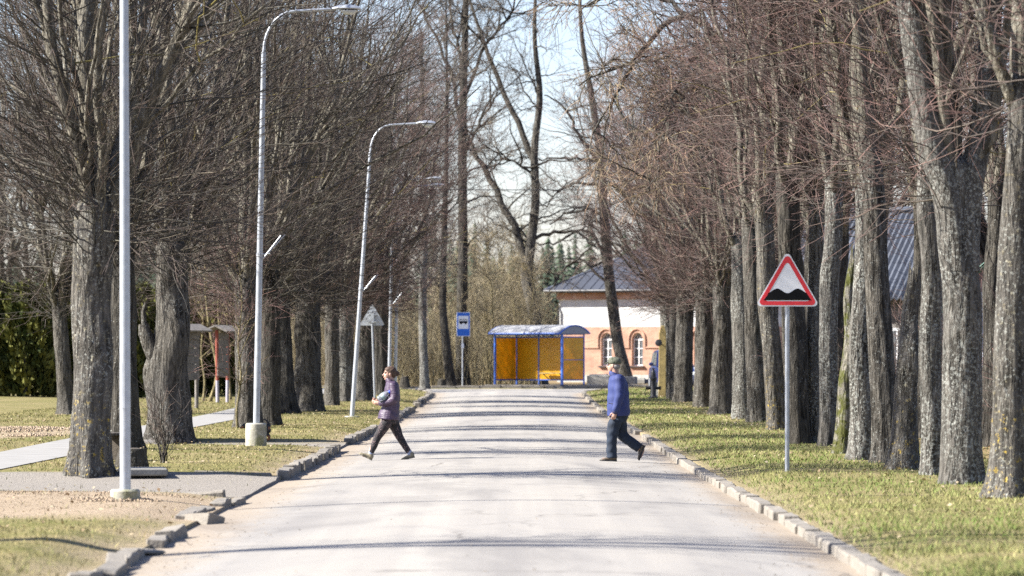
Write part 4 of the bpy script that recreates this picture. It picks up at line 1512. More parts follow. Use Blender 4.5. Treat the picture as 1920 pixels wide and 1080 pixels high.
def brick_building():
    D = 228.0
    p = at(1047, 719, D)
    gz = float(zg(p.x, D))
    root = thing("brick_building", "orange brick building with white upper wall and arched windows behind the bus shelter", "building", (p.x, D, gz), R(-30))
    Wd, Dp = 13.0, 9.0
    s = D / FPX
    z_b = (719 - 616) * s      # brick / plaster line
    z_c = (719 - 564) * s      # under the cornice
    z_e = (719 - 552) * s      # eaves
    wall = MB().box((Wd / 2, Dp / 2, z_b / 2 - .1), (Wd, Dp, z_b + .2)).build("wall", M_BRICK, root)
    cut = MB()
    wz = (719 - 688) * s
    wh = 60 * s
    ww = .66
    cs = math.cos(R(30))
    wx = [(1136 - 1047) * s / cs + k * 56.5 * s / cs for k in range(6)]
    for x in wx:
        cut.prism(arch_poly(ww, wh), lambda a, b_, d, x=x: Vector((x + a, d, wz + b_)), -1, .30)
    c = cut.build("cutter", M_BRICK)
    c.parent = root
    bpy.context.view_layer.update()
    boolean_cut(wall, c)
    MB().box((Wd / 2, Dp / 2, (z_b + z_c) / 2), (Wd - .04, Dp - .04, z_c - z_b)).build("upper_wall", M_PLAST, root)
    MB().box((Wd / 2, Dp / 2, (z_c + z_e) / 2), (Wd + .16, Dp + .16, z_e - z_c)).build("cornice", M_BRICK, root)
    MB().box((Wd / 2, Dp / 2, .12), (Wd + .10, Dp + .1, .55)).build("plinth", M_CONC, root)
    band = (719 - 654) * s
    for x0, x1 in zip([0] + [x + .44 for x in wx], [x - .44 for x in wx] + [Wd]):
        MB().box(((x0 + x1) / 2, -.02, band), (x1 - x0, .08, .07)).build("string_course", M_BRICK, root)
    for x in wx:
        w = MB()
        o1, i1 = arch_poly(ww, wh), arch_poly(ww, wh, 10, -.055)
        n = len(o1)
        vs = [Vector((x + a, .20, wz + b_)) for a, b_ in o1] + [Vector((x + a, .20, wz + b_)) for a, b_ in i1]
        vs += [v + Vector((0, .07, 0)) for v in vs]
        fs = []
        for k in range(n):
            q = (k + 1) % n
            fs += [(k, q, n + q, n + k), (2 * n + k, 3 * n + k, 3 * n + q, 2 * n + q), (n + k, n + q, 3 * n + q, 3 * n + k)]
        w.add(vs, fs)
        win = w.build("window", M_WHITE, root)
        hs = wh - ww / 2
        mu = MB()
        mu.box((x, .215, wz + hs / 2), (.04, .05, hs))
        mu.box((x, .2149, wz + hs), (ww, .055, .07))
        for f in (.33, .66):
            mu.box((x, .2151, wz + hs * f), (ww, .045, .035))
        for sg in (-1, 1):
            mu.tube([(x, .215, wz + hs), (x + sg * .18, .215, wz + hs + .28)], .016, 6)
        mu.build("glazing_bars", M_WHITE, win)
        for zz0, zz1 in ((0.05, .33 * hs), (.33 * hs, .66 * hs), (.66 * hs, hs)):
            for sg in (-1, 1):
                MB().box((x + sg * ww * .24, .235, wz + (zz0 + zz1) / 2), (ww * .44, .008, zz1 - zz0 - .03)).build("pane", M_GLASS, win)
        MB().prism([(a * .85, b_) for a, b_ in arch_poly(ww, wh) if b_ > hs - .01], lambda a, b_, d: Vector((x + a, d, wz + b_)), .231, .239).build("pane", M_GLASS, win)
        MB().box((x, -.03, wz - .05), (ww + .22, .22, .07)).build("sill", M_DARK, win)
        hd = MB()
        pts = [(x + (ww / 2 + .16) * math.cos(math.pi * k / 10), -.03, wz + hs + (ww / 2 + .16) * 1.15 * math.sin(math.pi * k / 10)) for k in range(11)]
        hd.tube([(pts[0][0], -.03, wz + hs - .45)] + pts + [(pts[-1][0], -.03, wz + hs - .45)], .05, 6)
        hd.build("hood_mould", M_BRICK, win)
    ov = .55
    zr = z_e + 3.0
    rf = MB()
    e = [(-ov, -ov), (Wd + ov, -ov), (Wd + ov, Dp + ov), (-ov, Dp + ov)]
    vs = [(x, y, z_e) for x, y in e] + [(x, y, z_e + .14) for x, y in e] + [(Dp / 2 - .3, Dp / 2, zr), (Wd - Dp / 2 + .3, Dp / 2, zr)]
    rf.add(vs, [(3, 2, 1, 0), (0, 1, 5, 4), (1, 2, 6, 5), (2, 3, 7, 6), (3, 0, 4, 7), (4, 5, 9, 8), (5, 6, 9), (6, 7, 8, 9), (7, 4, 8)])
    roof = rf.build("roof", M_ROOFD, root)
    # standing seams, hip caps and gutter
    sm = MB()
    for x in np.arange(0, Wd + .3, .55):
        f = min(1, (x + ov) / (Dp / 2 - .3 + ov), (Wd + ov - x) / (Dp / 2 - .3 + ov))
        sm.tube([(x, -ov, z_e + .15), (x, -ov + f * (Dp / 2 + ov), z_e + .15 + f * (zr - z_e - .14))], .022, 4)
    sm.build("seams", M_ROOFD, roof)
    hp = MB()
    for a, b_ in (((-ov, -ov, z_e + .15), (Dp / 2 - .3, Dp / 2, zr)), ((Wd + ov, -ov, z_e + .15), (Wd - Dp / 2 + .3, Dp / 2, zr)), ((Dp / 2 - .3, Dp / 2, zr), (Wd - Dp / 2 + .3, Dp / 2, zr))):
        hp.tube([a, b_], .07, 8)
    hp.build("ridge_caps", simple("ridge_metal", (0.12, 0.13, 0.16), .5, .3), roof)
    MB().tube([(-ov, -ov - .06, z_e + .1), (Wd + ov, -ov - .06, z_e + .1)], .075, 8).build("gutter", M_DARK, root)
    MB().tube([(-.42, -ov, z_e + .05), (-.30, -.25, z_e - .45), (.06, -.1, z_e - .95), (.06, -.1, .3)], .055, 8).build("drainpipe", M_DARK, root, True)


brick_building()


def gable_house(name, label, loc, rz, Wd, Dp, zw, zr, wallm, roofm, gablem, corr, wins, ov=.5):
    """ridge along local x; width Wd, depth Dp"""
    root = thing(name, label, "house", loc, rz)
    MB().box((0, 0, zw / 2), (Wd, Dp, zw)).build("wall", wallm, root)
    for sx in (-1, 1):
        g = MB()
        g.prism([(-Dp / 2, zw), (Dp / 2, zw), (0, zr - .12)], lambda a, b_, d: Vector((d, a, b_)), sx * (Wd / 2 - .003), sx * (Wd / 2 - .18))
        g.build("gable", gablem, root)
    for sy in (-1, 1):
        L = math.hypot(Dp / 2 + ov, (zr - zw) * (1 + ov / (Dp / 2)))
        sl = (zr - zw) / (Dp / 2)
        n = int((Wd + 2 * ov) / corr) * 4
        V, F = [], []
        for i in range(n + 1):
            x = -Wd / 2 - ov + (Wd + 2 * ov) * i / n
            dz = .035 * math.sin(2 * math.pi * i / 4)
            for t in (0, 1):
                y = t * (Dp / 2 + ov)
                V.append((x, sy * y, zr + .05 - sl * y + dz))
        nv = len(V)
        V += [(a, b_, c - .05) for a, b_, c in V]
        for i in range(n):
            a = 2 * i
            F += [(a, a + 1, a + 3, a + 2), (nv + a, nv + a + 2, nv + a + 3, nv + a + 1), (a + 1, nv + a + 1, nv + a + 3, a + 3), (a, a + 2, nv + a + 2, nv + a)]
        mb = MB()
        mb.add(V, F)
        mb.build("roof_slope", roofm, root)
    MB().tube([(-Wd / 2 - ov, 0, zr + .08), (Wd / 2 + ov, 0, zr + .08)], .10, 8).build("ridge_cap", roofm, root)
    for x, z, w, h in wins:
        w_ = MB().box((x, -Dp / 2 - .01, z), (w, .08, h)).build("window", M_WHITE, root)
        for sx in (-1, 1):
            MB().box((x + sx * w * .235, -Dp / 2 - .055, z), (w * .4, .02, h - .16)).build("pane", M_GLASS, w_)
    return root


gable_house("house", "house with blue corrugated roof behind the right row of limes", (11.3, 127, float(zg(11.3, 127))), R(-24), 4.6, 6.0, 3.5, 5.75, M_WOODG, M_ROOFB, M_WOODG, .17,
            ((-1.3, 1.7, 1.0, 1.2), (1.2, 1.7, 1.0, 1.2)))
h2 = gable_house("house", "pale blue house with green roof and pinkish gable at the right edge", (15.3, 98, float(zg(15.3, 98))), R(90 - 14), 9.0, 9.0, 2.9, 6.6, M_PLASTB, M_ROOFG, M_PINK, .22, ())

# ------------------------------------------------------------------ bus shelter
M_BLUE = simple("blue_paint", (0.035, 0.11, 0.42), .4, 0, .12, 5)
m, nt, b = nodes("yellow_sheet")
co = coords(nt)
n = noise(nt, co, 2.0, 4)
lk(nt, ramp(nt, n, [(.3, (.58, .31, .012)), (.7, (.72, .42, .02))]), b.inputs["Base Color"])
b.inputs["Roughness"].default_value = .35
tl = nt.nodes.new("ShaderNodeBsdfTranslucent")
tl.inputs[0].default_value = (.8, .45, .02, 1)
mx = nt.nodes.new("ShaderNodeMixShader")
mx.inputs[0].default_value = .35
lk(nt, b.outputs[0], mx.inputs[1])
lk(nt, tl.outputs[0], mx.inputs[2])
lk(nt, mx.outputs[0], nt.nodes["Material Output"].inputs[0])
M_YEL = m
M_ROOFS = simple("grey_curved_sheet", (0.25, 0.25, 0.255), .7, 0, .3, 2.5)


def bus_shelter():
    D = 189.6
    s = D / FPX
    th = R(-43)
    gz = float(prof(D)) + .155
    p = at(928, 727, D)
    root = thing("bus_shelter", "blue framed bus shelter with yellow panels and curved grey roof", "bus shelter", (p.x, D + .6, gz), th)
    Wd = 125 * s / math.cos(th)
    Dp = 41 * s / math.sin(-th)
    H = 2.42 - .15
    hp = 96 * s
    zb, zt = .24, hp - .18
    xs_ = [0, Wd / 3, 2 * Wd / 3, Wd]
    for x, y in [(0, 0), (Wd, 0)] + [(q, Dp) for q in xs_]:
        front = y == 0
        po = MB().box((x, y, hp / 2 - .03), (.085 if front else .06, .085 if front else .06, hp)).build("post", M_BLUE, root, bevel=.008)
        MB().box((x, y, .006), (.16, .16, .02)).build("foot_plate", M_DARK, po)
    for a, b_ in zip(xs_[:-1], xs_[1:]):
        pn = MB().box(((a + b_) / 2, Dp, (zb + zt) / 2), (b_ - a - .07, .008, zt - zb)).build("rear_panel", M_YEL, root)
    for x in (0, Wd):
        MB().box((x, Dp / 2, (zb + zt) / 2), (.008, Dp - .08, zt - zb)).build("side_panel", M_YEL, root)
        rl = MB()
        for z in (zb - .02, zt + .02):
            rl.box((x, Dp / 2, z), (.045, Dp - .05, .05))
        if x > 0:
            rl.box((x, Dp / 2, zb + (zt - zb) * .47), (.03, Dp - .07, .025))
        rl.build("side_rail", M_BLUE, root)
    rl = MB()
    for z in (zb - .02, zt + .02, hp - .03):
        rl.box((Wd / 2, Dp, z), (Wd - .05, .045, .05))
    rl.build("rear_rail", M_BLUE, root)
    MB().box((Wd / 2, 0, hp - .02), (Wd - .06, .06, .09)).build("front_beam", M_BLUE, root)
    # vaulted roof
    ov, n = .15, 14
    y0, y1 = -.28, Dp + .26
    arc = [(y0 + (y1 - y0) * k / n, hp + .02 + .36 * math.sin(math.pi * (k / n)) ** .8) for k in range(n + 1)]
    V, F = [], []
    for x in (-ov, Wd + ov):
        V += [(x, y, z) for y, z in arc] + [(x, y, z - .025) for y, z in arc]
    q = 2 * (n + 1)
    for k in range(n):
        F += [(k, k + 1, q + k + 1, q + k), (n + 1 + k, q + n + 1 + k, q + n + 2 + k, n + 2 + k), (k, n + 1 + k, n + 2 + k, k + 1), (q + k, q + k + 1, q + n + 2 + k, q + n + 1 + k)]
    F += [(0, q, q + n + 1, n + 1), (n, 2 * n + 1, q + 2 * n + 1, q + n)]
    MB().add(V, F).build("roof", M_ROOFS, root, True)
    for x in (-ov + .02, Wd + ov - .02):
        pts = [(x, y, z - .03) for y, z in arc]
        MB().tube(pts, .035, 6).build("roof_arch", M_BLUE, root, True)
        MB().add([(x, y, z - .04) for y, z in arc], [tuple(range(n + 1))]).build("gable_sheet", simple("smoky_sheet%d" % (x > 0), (.16, .17, .2), .4), root)
    MB().tube([(-ov, y0 + .02, hp), (Wd + ov, y0 + .02, hp)], .035, 6).build("roof_edge", M_BLUE, root)
    MB().tube([(-ov, y1 - .02, hp), (Wd + ov, y1 - .02, hp)], .035, 6).build("roof_edge", M_BLUE, root)
    for x in xs_:
        MB().tube([(x, a, b_ - .05) for a, b_ in arc], .022, 6).build("roof_rib", M_BLUE, root)
    be = MB().box((Wd * .62, Dp - .32, .52), (1.35, .34, .045)).build("bench", M_WOODY, root)
    for x in (Wd * .62 - .5, Wd * .62 + .5):
        MB().tube([(x, Dp - .46, .49), (x, Dp - .06, .25)], .02, 6).tube([(x, Dp - .48, .485), (x, Dp - .04, .485)], .018, 6).build("bench_bracket", M_DARK, be)
    return root


bus_shelter()

# ------------------------------------------------------------------ concrete blocks by the building
for (x0, x1, y0, y1, D, lab, mi) in ((1100, 1142, 704, 731, 196, "grey concrete block beside the bus shelter's right end", 0),
                                     (1140, 1160, 706, 730, 198, "dark concrete block behind the walking man's left shoulder", 1),
                                     (1166, 1192, 706, 729, 199, "dark concrete block behind the walking man's back", 1),
                                     (1192, 1210, 711, 727, 202, "low pale concrete block below the arched windows", 0),
                                     (1208, 1226, 711, 728, 201, "dark low block left of the blue car", 1)):
    a, b_ = at(x0, y1, D), at(x1, y0, D)
    z0 = float(zg((a.x + b_.x) / 2, D)) - .03
    o = MB().box((0, .5, (b_.z - z0) / 2), (b_.x - a.x, 1.0, b_.z - z0))
    if mi == 0:
        o.box((0, .5, (b_.z - z0) + .02), ((b_.x - a.x) * .8, .7, .08))
    o = o.build("concrete_block", M_CONC if mi == 0 else simple("dark_concrete" + str(x0), (.11, .11, .12), .9, 0, .2, 3, .3), bevel=.02)
    o.location = ((a.x + b_.x) / 2, D, z0)
    o.rotation_euler = (0, 0, R(-6))
    tag(o, lab, "concrete block", "concrete blocks in front of the brick building")

# ------------------------------------------------------------------ lamp posts
M_GALV = simple("galvanised_steel", (0.40, 0.42, 0.445), .42, .5, .12, 9, .05)
M_LENS = simple("lamp_lens", (0.55, 0.57, 0.58), .2, 0, .05, 3)


def lamp(px, py, toppx, label, H=7.65, base=None, flag=True, arm=1.25, group="galvanised street lamps on the left verge"):
    g = ground_at(px, py)
    root = thing("street_lamp", label, "street lamp", g, 0, group)
    lean = (toppx / FPX * g.y) / H
    pt = lambda z: Vector((lean * z, 0, z))
    Hs = H - .75
    po = MB()
    po.tube([pt(-.1), pt(1.8), pt(3.6), pt(5.5), pt(Hs)], [.060, .058, .053, .047, .042], 14)
    po.build("pole", M_GALV, root, True)
    MB().tube([pt(1.0), pt(1.5)], [.0605, .0595], 14).build("access_door", M_GALV, root)
    c = pt(Hs)
    ar = [c + Vector((0, 0, -.05))] + [c + Vector((.55 * (1 - math.cos(a)), 0, .72 * math.sin(a))) for a in np.linspace(0, math.pi / 2, 8)] + [c + Vector((arm, 0, .76))]
    MB().tube(ar, .027, 10).build("arm", M_GALV, root, True)
    e = c + Vector((arm, 0, .76))
    hd = MB()
    secs = [(-.05, .04, .03, 0), (.06, .08, .055, .01), (.18, .11, .065, .012), (.34, .11, .06, .008), (.45, .08, .035, 0)]
    ring = lambda x, w, h, dz: [e + Vector((x, w * math.cos(t), dz + h * math.sin(t) * (1 if math.sin(t) > 0 else .45))) for t in np.linspace(0, 2 * math.pi, 12, endpoint=False)]
    rs = [ring(*q) for q in secs]
    hd.add([v for r_ in rs for v in r_], [(i * 12 + k, i * 12 + (k + 1) % 12, (i + 1) * 12 + (k + 1) % 12, (i + 1) * 12 + k) for i in range(4) for k in range(12)] + [tuple(range(12)), tuple(range(48, 60))])
    h = hd.build("lamp_head", M_GALV, root, True)
    ln = MB()
    rs = [[e + Vector((x, w * math.cos(t), -.03 + d * math.sin(t))) for t in np.linspace(math.pi, 2 * math.pi, 9)] for x, w, d in ((.10, .07, .015), (.17, .09, .07), (.32, .09, .07), (.40, .06, .015))]
    ln.add([v for r_ in rs for v in r_], [(i * 9 + k, i * 9 + k + 1, (i + 1) * 9 + k + 1, (i + 1) * 9 + k) for i in range(3) for k in range(8)])
    ln.build("lens", M_LENS, h, True)
    if flag:
        z = 3.35
        fb = MB()
        fb.tube([pt(z), pt(z) + Vector((.18, -.02, .02))], .016, 6)
        fb.tube([pt(z) + Vector((.05, -.03, -.08)), pt(z) + Vector((.38, -.10, .34))], .010, 6)
        fb.tube([pt(z) + Vector((.05, .03, -.08)), pt(z) + Vector((.44, .10, .36))], .010, 6)
        MB().tube([pt(z - .03), pt(z + .03)], .062, 12).build("collar", M_GALV, root)
        fb.build("flag_holder", M_GALV, root)
    if base:
        r0, h0, h1 = base
        MB().lathe([(r0, h0), (r0, h1 - .02), (r0 - .02, h1), (.001, h1)], n=26, cap=False).build("concrete_base", M_DRUM, root, True, R(30))
    return root


m, nt, b = nodes("mossy_drum")
co = coords(nt)
c = ramp(nt, noise(nt, co, 6, 5, .7), [(.3, (.24, .225, .18)), (.7, (.44, .42, .36))])
c = mix(nt, ramp(nt, noise(nt, co, 3.5, 4, .7), [(.48, (0, 0, 0)), (.62, (.7, .7, .7))]), c, (.16, .16, .05))
lk(nt, c, b.inputs["Base Color"])
b.inputs["Roughness"].default_value = .95
bump(nt, b, noise(nt, co, 40, 4), .5, .01)
M_DRUM = m

lamp(235, 938, -3, "nearest galvanised lamp post, in bare earth left of the road", base=(.165, -.1, .12), flag=False)
lamp(480, 836, 16, "street lamp standing in a tall concrete drum with the dog behind it", base=(.185, -.1, .40))
lamp(660, 782, 38, "leaning street lamp behind the walking woman", base=(.20, -.1, .03))
lamp(729, 748, 8, "street lamp behind the walking woman's head", flag=True)
lamp(741, 741, 5, "farthest street lamp, hidden up to the top by the lamp in front", flag=False)

# ------------------------------------------------------------------ road signs
M_SIGNW = simple("sign_white", (0.72, 0.73, 0.74), .35, 0, .03, 2)
M_SIGNR = simple("sign_red", (0.58, 0.025, 0.035), .35, 0, .06, 2)
M_SIGNK = simple("sign_black", (0.008, 0.008, 0.009), .8, 0, .1, 2, spec=.1)
M_SIGNB = simple("sign_blue", (0.008, 0.11, 0.50), .35, 0, .06, 2)
M_SIGNBK = simple("sign_back", (0.48, 0.51, 0.54), .5, .3, .1, 2)


def tri(side_, rad, n=6, inset=0.0):
    """rounded triangle, centre of base at the origin"""
    h = side_ * math.sqrt(3) / 2
    cx, cy = 0, h / 3
    s = side_ - inset * 2 * math.sqrt(3)
    hh = s * math.sqrt(3) / 2
    cor = [(-s / 2, cy - hh / 3), (s / 2, cy - hh / 3), (0, cy + 2 * hh / 3)]
    out = []
    for k, (x, y) in enumerate(cor):
        d = math.hypot(x, y - cy)
        c = (x - x / d * 2 * rad, y - (y - cy) / d * 2 * rad)
        a0 = math.atan2(y - cy, x)
        for j in range(n + 1):
            a = a0 - math.pi / 3 + 2 * math.pi / 3 * j / n
            out.append((c[0] + rad * math.cos(a), c[1] + rad * math.sin(a)))
    return out


def warning_sign(px, py, z0, side_, label, back=False, lean=0.0):
    g = ground_at(px, py)
    root = thing("warning_sign", label, "road sign", g, 0)
    top = z0 + side_ * (.55 if back else .3)
    MB().tube([(0, 0, -.1), (lean * .5, 0, z0 * .5), (lean * top / z0, 0, top)], .03, 12).build("post", M_GALV, root, True)
    dx = lean
    yf = (.05 if back else -.05)
    sg = 1 if back else -1
    ax = lambda a, b_, d: Vector((a + dx, d, b_ + z0))
    MB().prism(tri(side_, .045), ax, yf, yf - sg * .012).build("plate", M_SIGNBK if back else M_SIGNW, root)
    if not back:
        # border ring
        o_, i_ = tri(side_, .045, 6, .016), tri(side_, .03, 6, .068)
        n = len(o_)
        vs = [ax(a, b_, yf + sg * .003) for a, b_ in o_] + [ax(a, b_, yf + sg * .003) for a, b_ in i_]
        vs += [v + Vector((0, .0025, 0)) for v in vs]
        fs = []
        for k in range(n):
            q = (k + 1) % n
            fs += [(k, q, n + q, n + k), (2 * n + k, 3 * n + k, 3 * n + q, 2 * n + q), (k, 2 * n + k, 2 * n + q, q), (n + k, n + q, 3 * n + q, 3 * n + k)]
        MB().add(vs, fs).build("border", M_SIGNR, root)
        h = side_
        zb = .095 * h
        L = .37 * h
        top_ = [(x, zb + .145 * h + .036 * h * math.cos((abs(x) - .16 * h) / (.16 * h) * math.pi) if abs(x) < .30 * h else zb + (.37 * h - abs(x)) / (.07 * h) * .095 * h)
                for x in np.linspace(L, -L, 41)]
        MB().prism([(-L, zb), (L, zb)] + top_[1:-1], ax, yf + sg * .003, yf + sg * .0055).build("symbol", M_SIGNK, root)
    br = MB()
    for z in (.15, .42):
        br.box((dx, 0, z0 + side_ * z), (side_ * .30, .075, .03))
    if back:
        br.box((dx, -.02, z0 + side_ * .3), (.11, .04, side_ * .4))
    br.build("bracket", M_SIGNBK, root)
    return root


warning_sign(1476, 884, 2.20, .86, "triangular bumpy road warning sign with red border on the right verge")
warning_sign(703, 757, 2.55, .84, "triangular road sign seen from behind on the left verge", True, -.09)


def bus_sign():
    g = at(867, 728, 187.9)
    gz = float(prof(187.9)) + .12
    root = thing("bus_stop_sign", "blue and white bus stop sign on a grey post", "road sign", (g.x, 188.2, gz), R(10))
    s = 188 / FPX
    z0, z1 = (728 - 635) * s, (728 - 590) * s
    w = 25.5 * s
    MB().tube([(0, 0, -.1), (0, 0, z1 - .05)], .03, 10).build("post", M_GALV, root, True)
    MB().box((.03, -.045, (z0 + z1) / 2), (w, .015, z1 - z0)).build("plate", M_SIGNW, root, bevel=.004)
    MB().box((.03, -.054, (z0 + z1) / 2), (w - .035, .006, z1 - z0 - .035)).build("blue_field", M_SIGNB, root)
    wz = z0 + (z1 - z0) * .58
    MB().box((.03, -.0585, wz), (w * .76, .006, (z1 - z0) * .54)).build("white_field", M_SIGNW, root)
    sy = MB()
    bw, bh = w * .62, .17
    y = -.0635
    cz = wz + .03
    sy.box((.03, y, cz - .02), (bw, .005, bh * .5))
    sy.box((.03, y, cz + .095), (bw * .96, .005, .022))
    for k in range(6):
        sy.box((.03 - bw * .48 + bw * .96 * k / 5, y, cz + .05), (.016, .005, .09))
    for x in (-.28, .28):
        sy.prism([(.03 + bw * x + .045 * math.cos(t), cz - .075 + .045 * math.sin(t)) for t in np.linspace(0, 6.283, 12, endpoint=False)], lambda a, b_, d: Vector((a, d, b_)), y - .001, y + .0012)
    sy.build("bus_symbol", M_SIGNK, root)
    MB().box((0, -.045, z0 - .42), (.11, .02, .2)).build("timetable", M_SIGNW, root)


bus_sign()

# ------------------------------------------------------------------ information stands on the left lawn
M_REDP = simple("faded_red_paint", (0.24, 0.055, 0.035), .8, 0, .2, 4)
M_PALEP = simple("pale_lilac_paint", (0.36, 0.34, 0.39), .8, 0, .15, 4)


def stand(px, py, rz, label, red):
    g = ground_at(px, py)
    root = thing("notice_stand", label, "notice board", g, rz, "notice boards beside the footpath")
    w = 1.0
    for sx in (-1, 1):
        if red:
            p = MB().tube([(sx * w / 2 * .9, 0, .72), (sx * w / 2, 0, 2.38)], .055, 10).build("post", M_REDP, root)
            MB().tube([(sx * w / 2 * .86, 0, -.05), (sx * w / 2 * .9, 0, .72)], .056, 10).build("painted_foot", M_PALEP, p)
        else:
            MB().tube([(sx * w / 2, 0, -.05), (sx * w / 2, 0, 2.3)], .06, 10).build("post", M_WOODG, root)
    nb = 6
    for k in range(nb):
        MB().box((0, -.03 if red else -.08, .85 + (k + .5) * 1.45 / nb), (w * 1.02, .035, 1.45 / nb - .012)).build("plank", M_WOODG, root)
    for sy in (-1, 1):
        MB().box((0, sy * .22, 2.42), (w + .4, .48, .05), rot=Matrix.Rotation(sy * R(-24), 3, 'X')).build("roof_board", M_WOODG, root)
    return root


stand(352, 766, R(62), "grey planked notice board half hidden behind the gnarled lime", False)
stand(417, 754, R(72), "notice stand with red posts and pale painted feet by the hedge", True)

# ------------------------------------------------------------------ small things on the left verge
def block_thing(name, label, px, py, dims, mat, rz=0, cat="concrete", parts=None, bev=.02, zoff=0.0):
    g = ground_at(px, py)
    o = MB().box((0, 0, dims[2] / 2), dims).build(name, mat, None, bevel=bev)
    o.location = (g.x, g.y, g.z - .02 + zoff)
    o.rotation_euler = (0, 0, rz)
    return tag(o, label, cat)


M_OLDW = simple("rotting_wood", (0.07, 0.058, 0.045), .95, 0, .4, 12, .8)


def park_bench(px, py):
    g = ground_at(px, py)
    root = thing("low_bench", "small dark bench between the thick lime and the nearest lamp post", "bench", g, R(70))
    for k in range(3):
        MB().box((0, -.13 + .13 * k, .40), (.9, .11, .035)).build("seat_plank", M_OLDW, root)
    for sx in (-1, 1):
        MB().box((sx * .33, 0, .19), (.10, .34, .40)).build("leg", M_OLDW, root)


park_bench(206, 864)


def stump(px, py, r0, h, label, group=None, mat=None):
    g = ground_at(px, py)
    root = thing("tree_stump", label, "tree stump", g, 0, group)
    obj("trunk", trunk_mesh([(0, 0, 0), (0, 0, h * .5), (0.02, 0, h)], [r0, r0 * .95, r0 * .85], px, 16, .25, .04, rings=8, dome=False), mat or M_BARKD, root)
    MB().lathe([(r0 * .86, h - .01), (r0 * .4, h + .01), (.001, h + .012)], (0.02, 0, 0), 16, cap=False).build("cut_face", M_OLDW, root)


stump(246, 876, .19, .26, "charred low stump behind the nearest lamp post's foot")
stump(759, 727, .19, .42, "dark stump at the road bend behind the walking woman", "stumps at the far bend")
stump(828, 726, .16, .36, "dark stump right of the pale-patched tree", "stumps at the far bend")
block_thing("concrete_slab", "grey concrete slab lying by the drive kerb behind the nearest lamp post", 268, 888, (.62, .9, .10), simple("slab", (.19, .185, .17), .95, 0, .25, 5, .5), R(8), "slab")
block_thing("concrete_slab", "pale flat slab at the drive's corner with the road", 499, 911, (.36, 1.0, .03), M_KERB, R(20), "slab", zoff=.0)
block_thing("concrete_slab", "pale slab fragment at the near kerb corner", 262, 1036, (.26, .6, .03), M_KERB, R(25), "slab")
for i, (px, py) in enumerate(((318, 1003), (404, 962), (372, 980))):
    g = ground_at(px, py)
    o = obj("kerb_fragment", STONES[i])
    o.location = (g.x, g.y, g.z - .02)
    o.rotation_euler = (R(6 - 5 * i), R(14 * i - 12), R(25 * i - 8))
    o.scale = (1.3, .55, .45)
    tag(o, "broken kerb lump %s" % ("where the near grass tongue ends", "beside the earth patch, nearest the drive", "beside the earth patch, nearest the camera")[i], "kerb stone")


def twig_bush(px, py):
    g = ground_at(px, py)
    root = thing("twig_bush", "small leafless bush on the grass right of the nearest lamp post", "bush", g)
    r = np.random.default_rng(91)
    n = 9
    D = nrm(np.stack([r.normal(0, .35, n), r.normal(0, .35, n), np.ones(n)], -1))
    S = np.stack([r.normal(0, .07, n), r.normal(0, .07, n), np.full(n, -.03)], -1)
    Pp = grow(r, S, D, r.uniform(.5, 1.15, n), np.zeros((n, 3)), 6, .08)
    b1, b2 = Bag(), Bag()
    b1.add(Pp, taper(n, 6, .012, .004), 6, 0.0)
    twiggery(r, b2, Pp, 8, 1.5, (.15, .5), (.05, .2), .004, .0028)
    obj("stems", b1.mesh("stems"), M_BARKD, root)
    obj("twigs", b2.mesh("twigs"), M_TWIG, root)


twig_bush(302, 868)

# ------------------------------------------------------------------ hydrant, slab on the far lime, birdhouse, wire
def hydrant(px, py):
    g = ground_at(px, py)
    root = thing("hydrant", "dark cast-iron street hydrant at the far end of the right verge", "hydrant", g)
    MB().lathe([(.17, -.03), (.17, .04), (.12, .07), (.105, .12), (.10, .62), (.13, .66), (.13, .72), (.095, .75), (.085, .88), (.06, .96), (.02, 1.0)], n=18).build("body", M_DARK, root, True, R(35))
    nz = MB()
    nz.tube([(-.08, 0, .36), (-.24, 0, .36)], .055, 10).tube([(-.22, 0, .36), (-.27, 0, .36)], .07, 10)
    nz.build("outlet", M_DARK, root)
    MB().tube([(.08, 0, .36), (.24, 0, .36)], .055, 10).tube([(.22, 0, .36), (.27, 0, .36)], .07, 10).build("outlet", M_DARK, root)
    MB().tube([(-.26, 0, .33), (-.30, 0, .2), (-.24, 0, .06), (-.15, 0, .02)], .012, 6).build("chain", M_DARK, root)
    MB().tube([(0, 0, .95), (0, 0, 1.06)], .035, 6).build("valve", M_DARK, root)


hydrant(1225, 747)
g = ground_at(1243, 744)
o = MB().prism([(-.13, 0), (.13, 0), (.12, 2.3), (.06, 2.55), (-.05, 2.55), (-.13, 2.3)], lambda a, b_, d: Vector((a + b_ * .01, d + b_ * .02, b_)), 0, .07).build("wooden_slab", M_WOODY, bevel=.01)
o.location = (g.x - .05, g.y - .55, g.z - .02)
tag(o, "tall yellowish wooden slab leaning on the farthest lime of the right row", "plank")
mr = thing("traffic_mirror", "round dark mirror fixed beside the wooden slab", "mirror", (g.x - .18, g.y - .62, g.z))
MB().lathe([(.02, -.025), (.11, -.015), (.125, 0), (.11, .015), (.02, .025)], n=18).build("disc", M_DARK, mr).matrix_local = Matrix.Translation((0, -.05, 1.92)) @ Matrix.Rotation(R(80), 4, 'X')
MB().tube([(0, -.03, 1.92), (.15, .10, 1.85)], .02, 6).build("arm", M_DARK, mr)

bh = at(983, 498, 199.5)
root = thing("birdhouse", "small pale wooden birdhouse on the leaning tree's trunk", "birdhouse", (bh.x, 199.45, bh.z - .2))
MB().box((0, 0, .17), (.24, .20, .34)).build("box", M_WOODY, root)
MB().box((0, -.03, .36), (.32, .30, .035)).build("roof", M_WOODG, root)
MB().lathe([(.03, 0), (.03, .01)], n=12).build("hole", M_DARK, root).matrix_local = Matrix.Translation((0, -.10, .22)) @ Matrix.Rotation(R(90), 4, 'X')

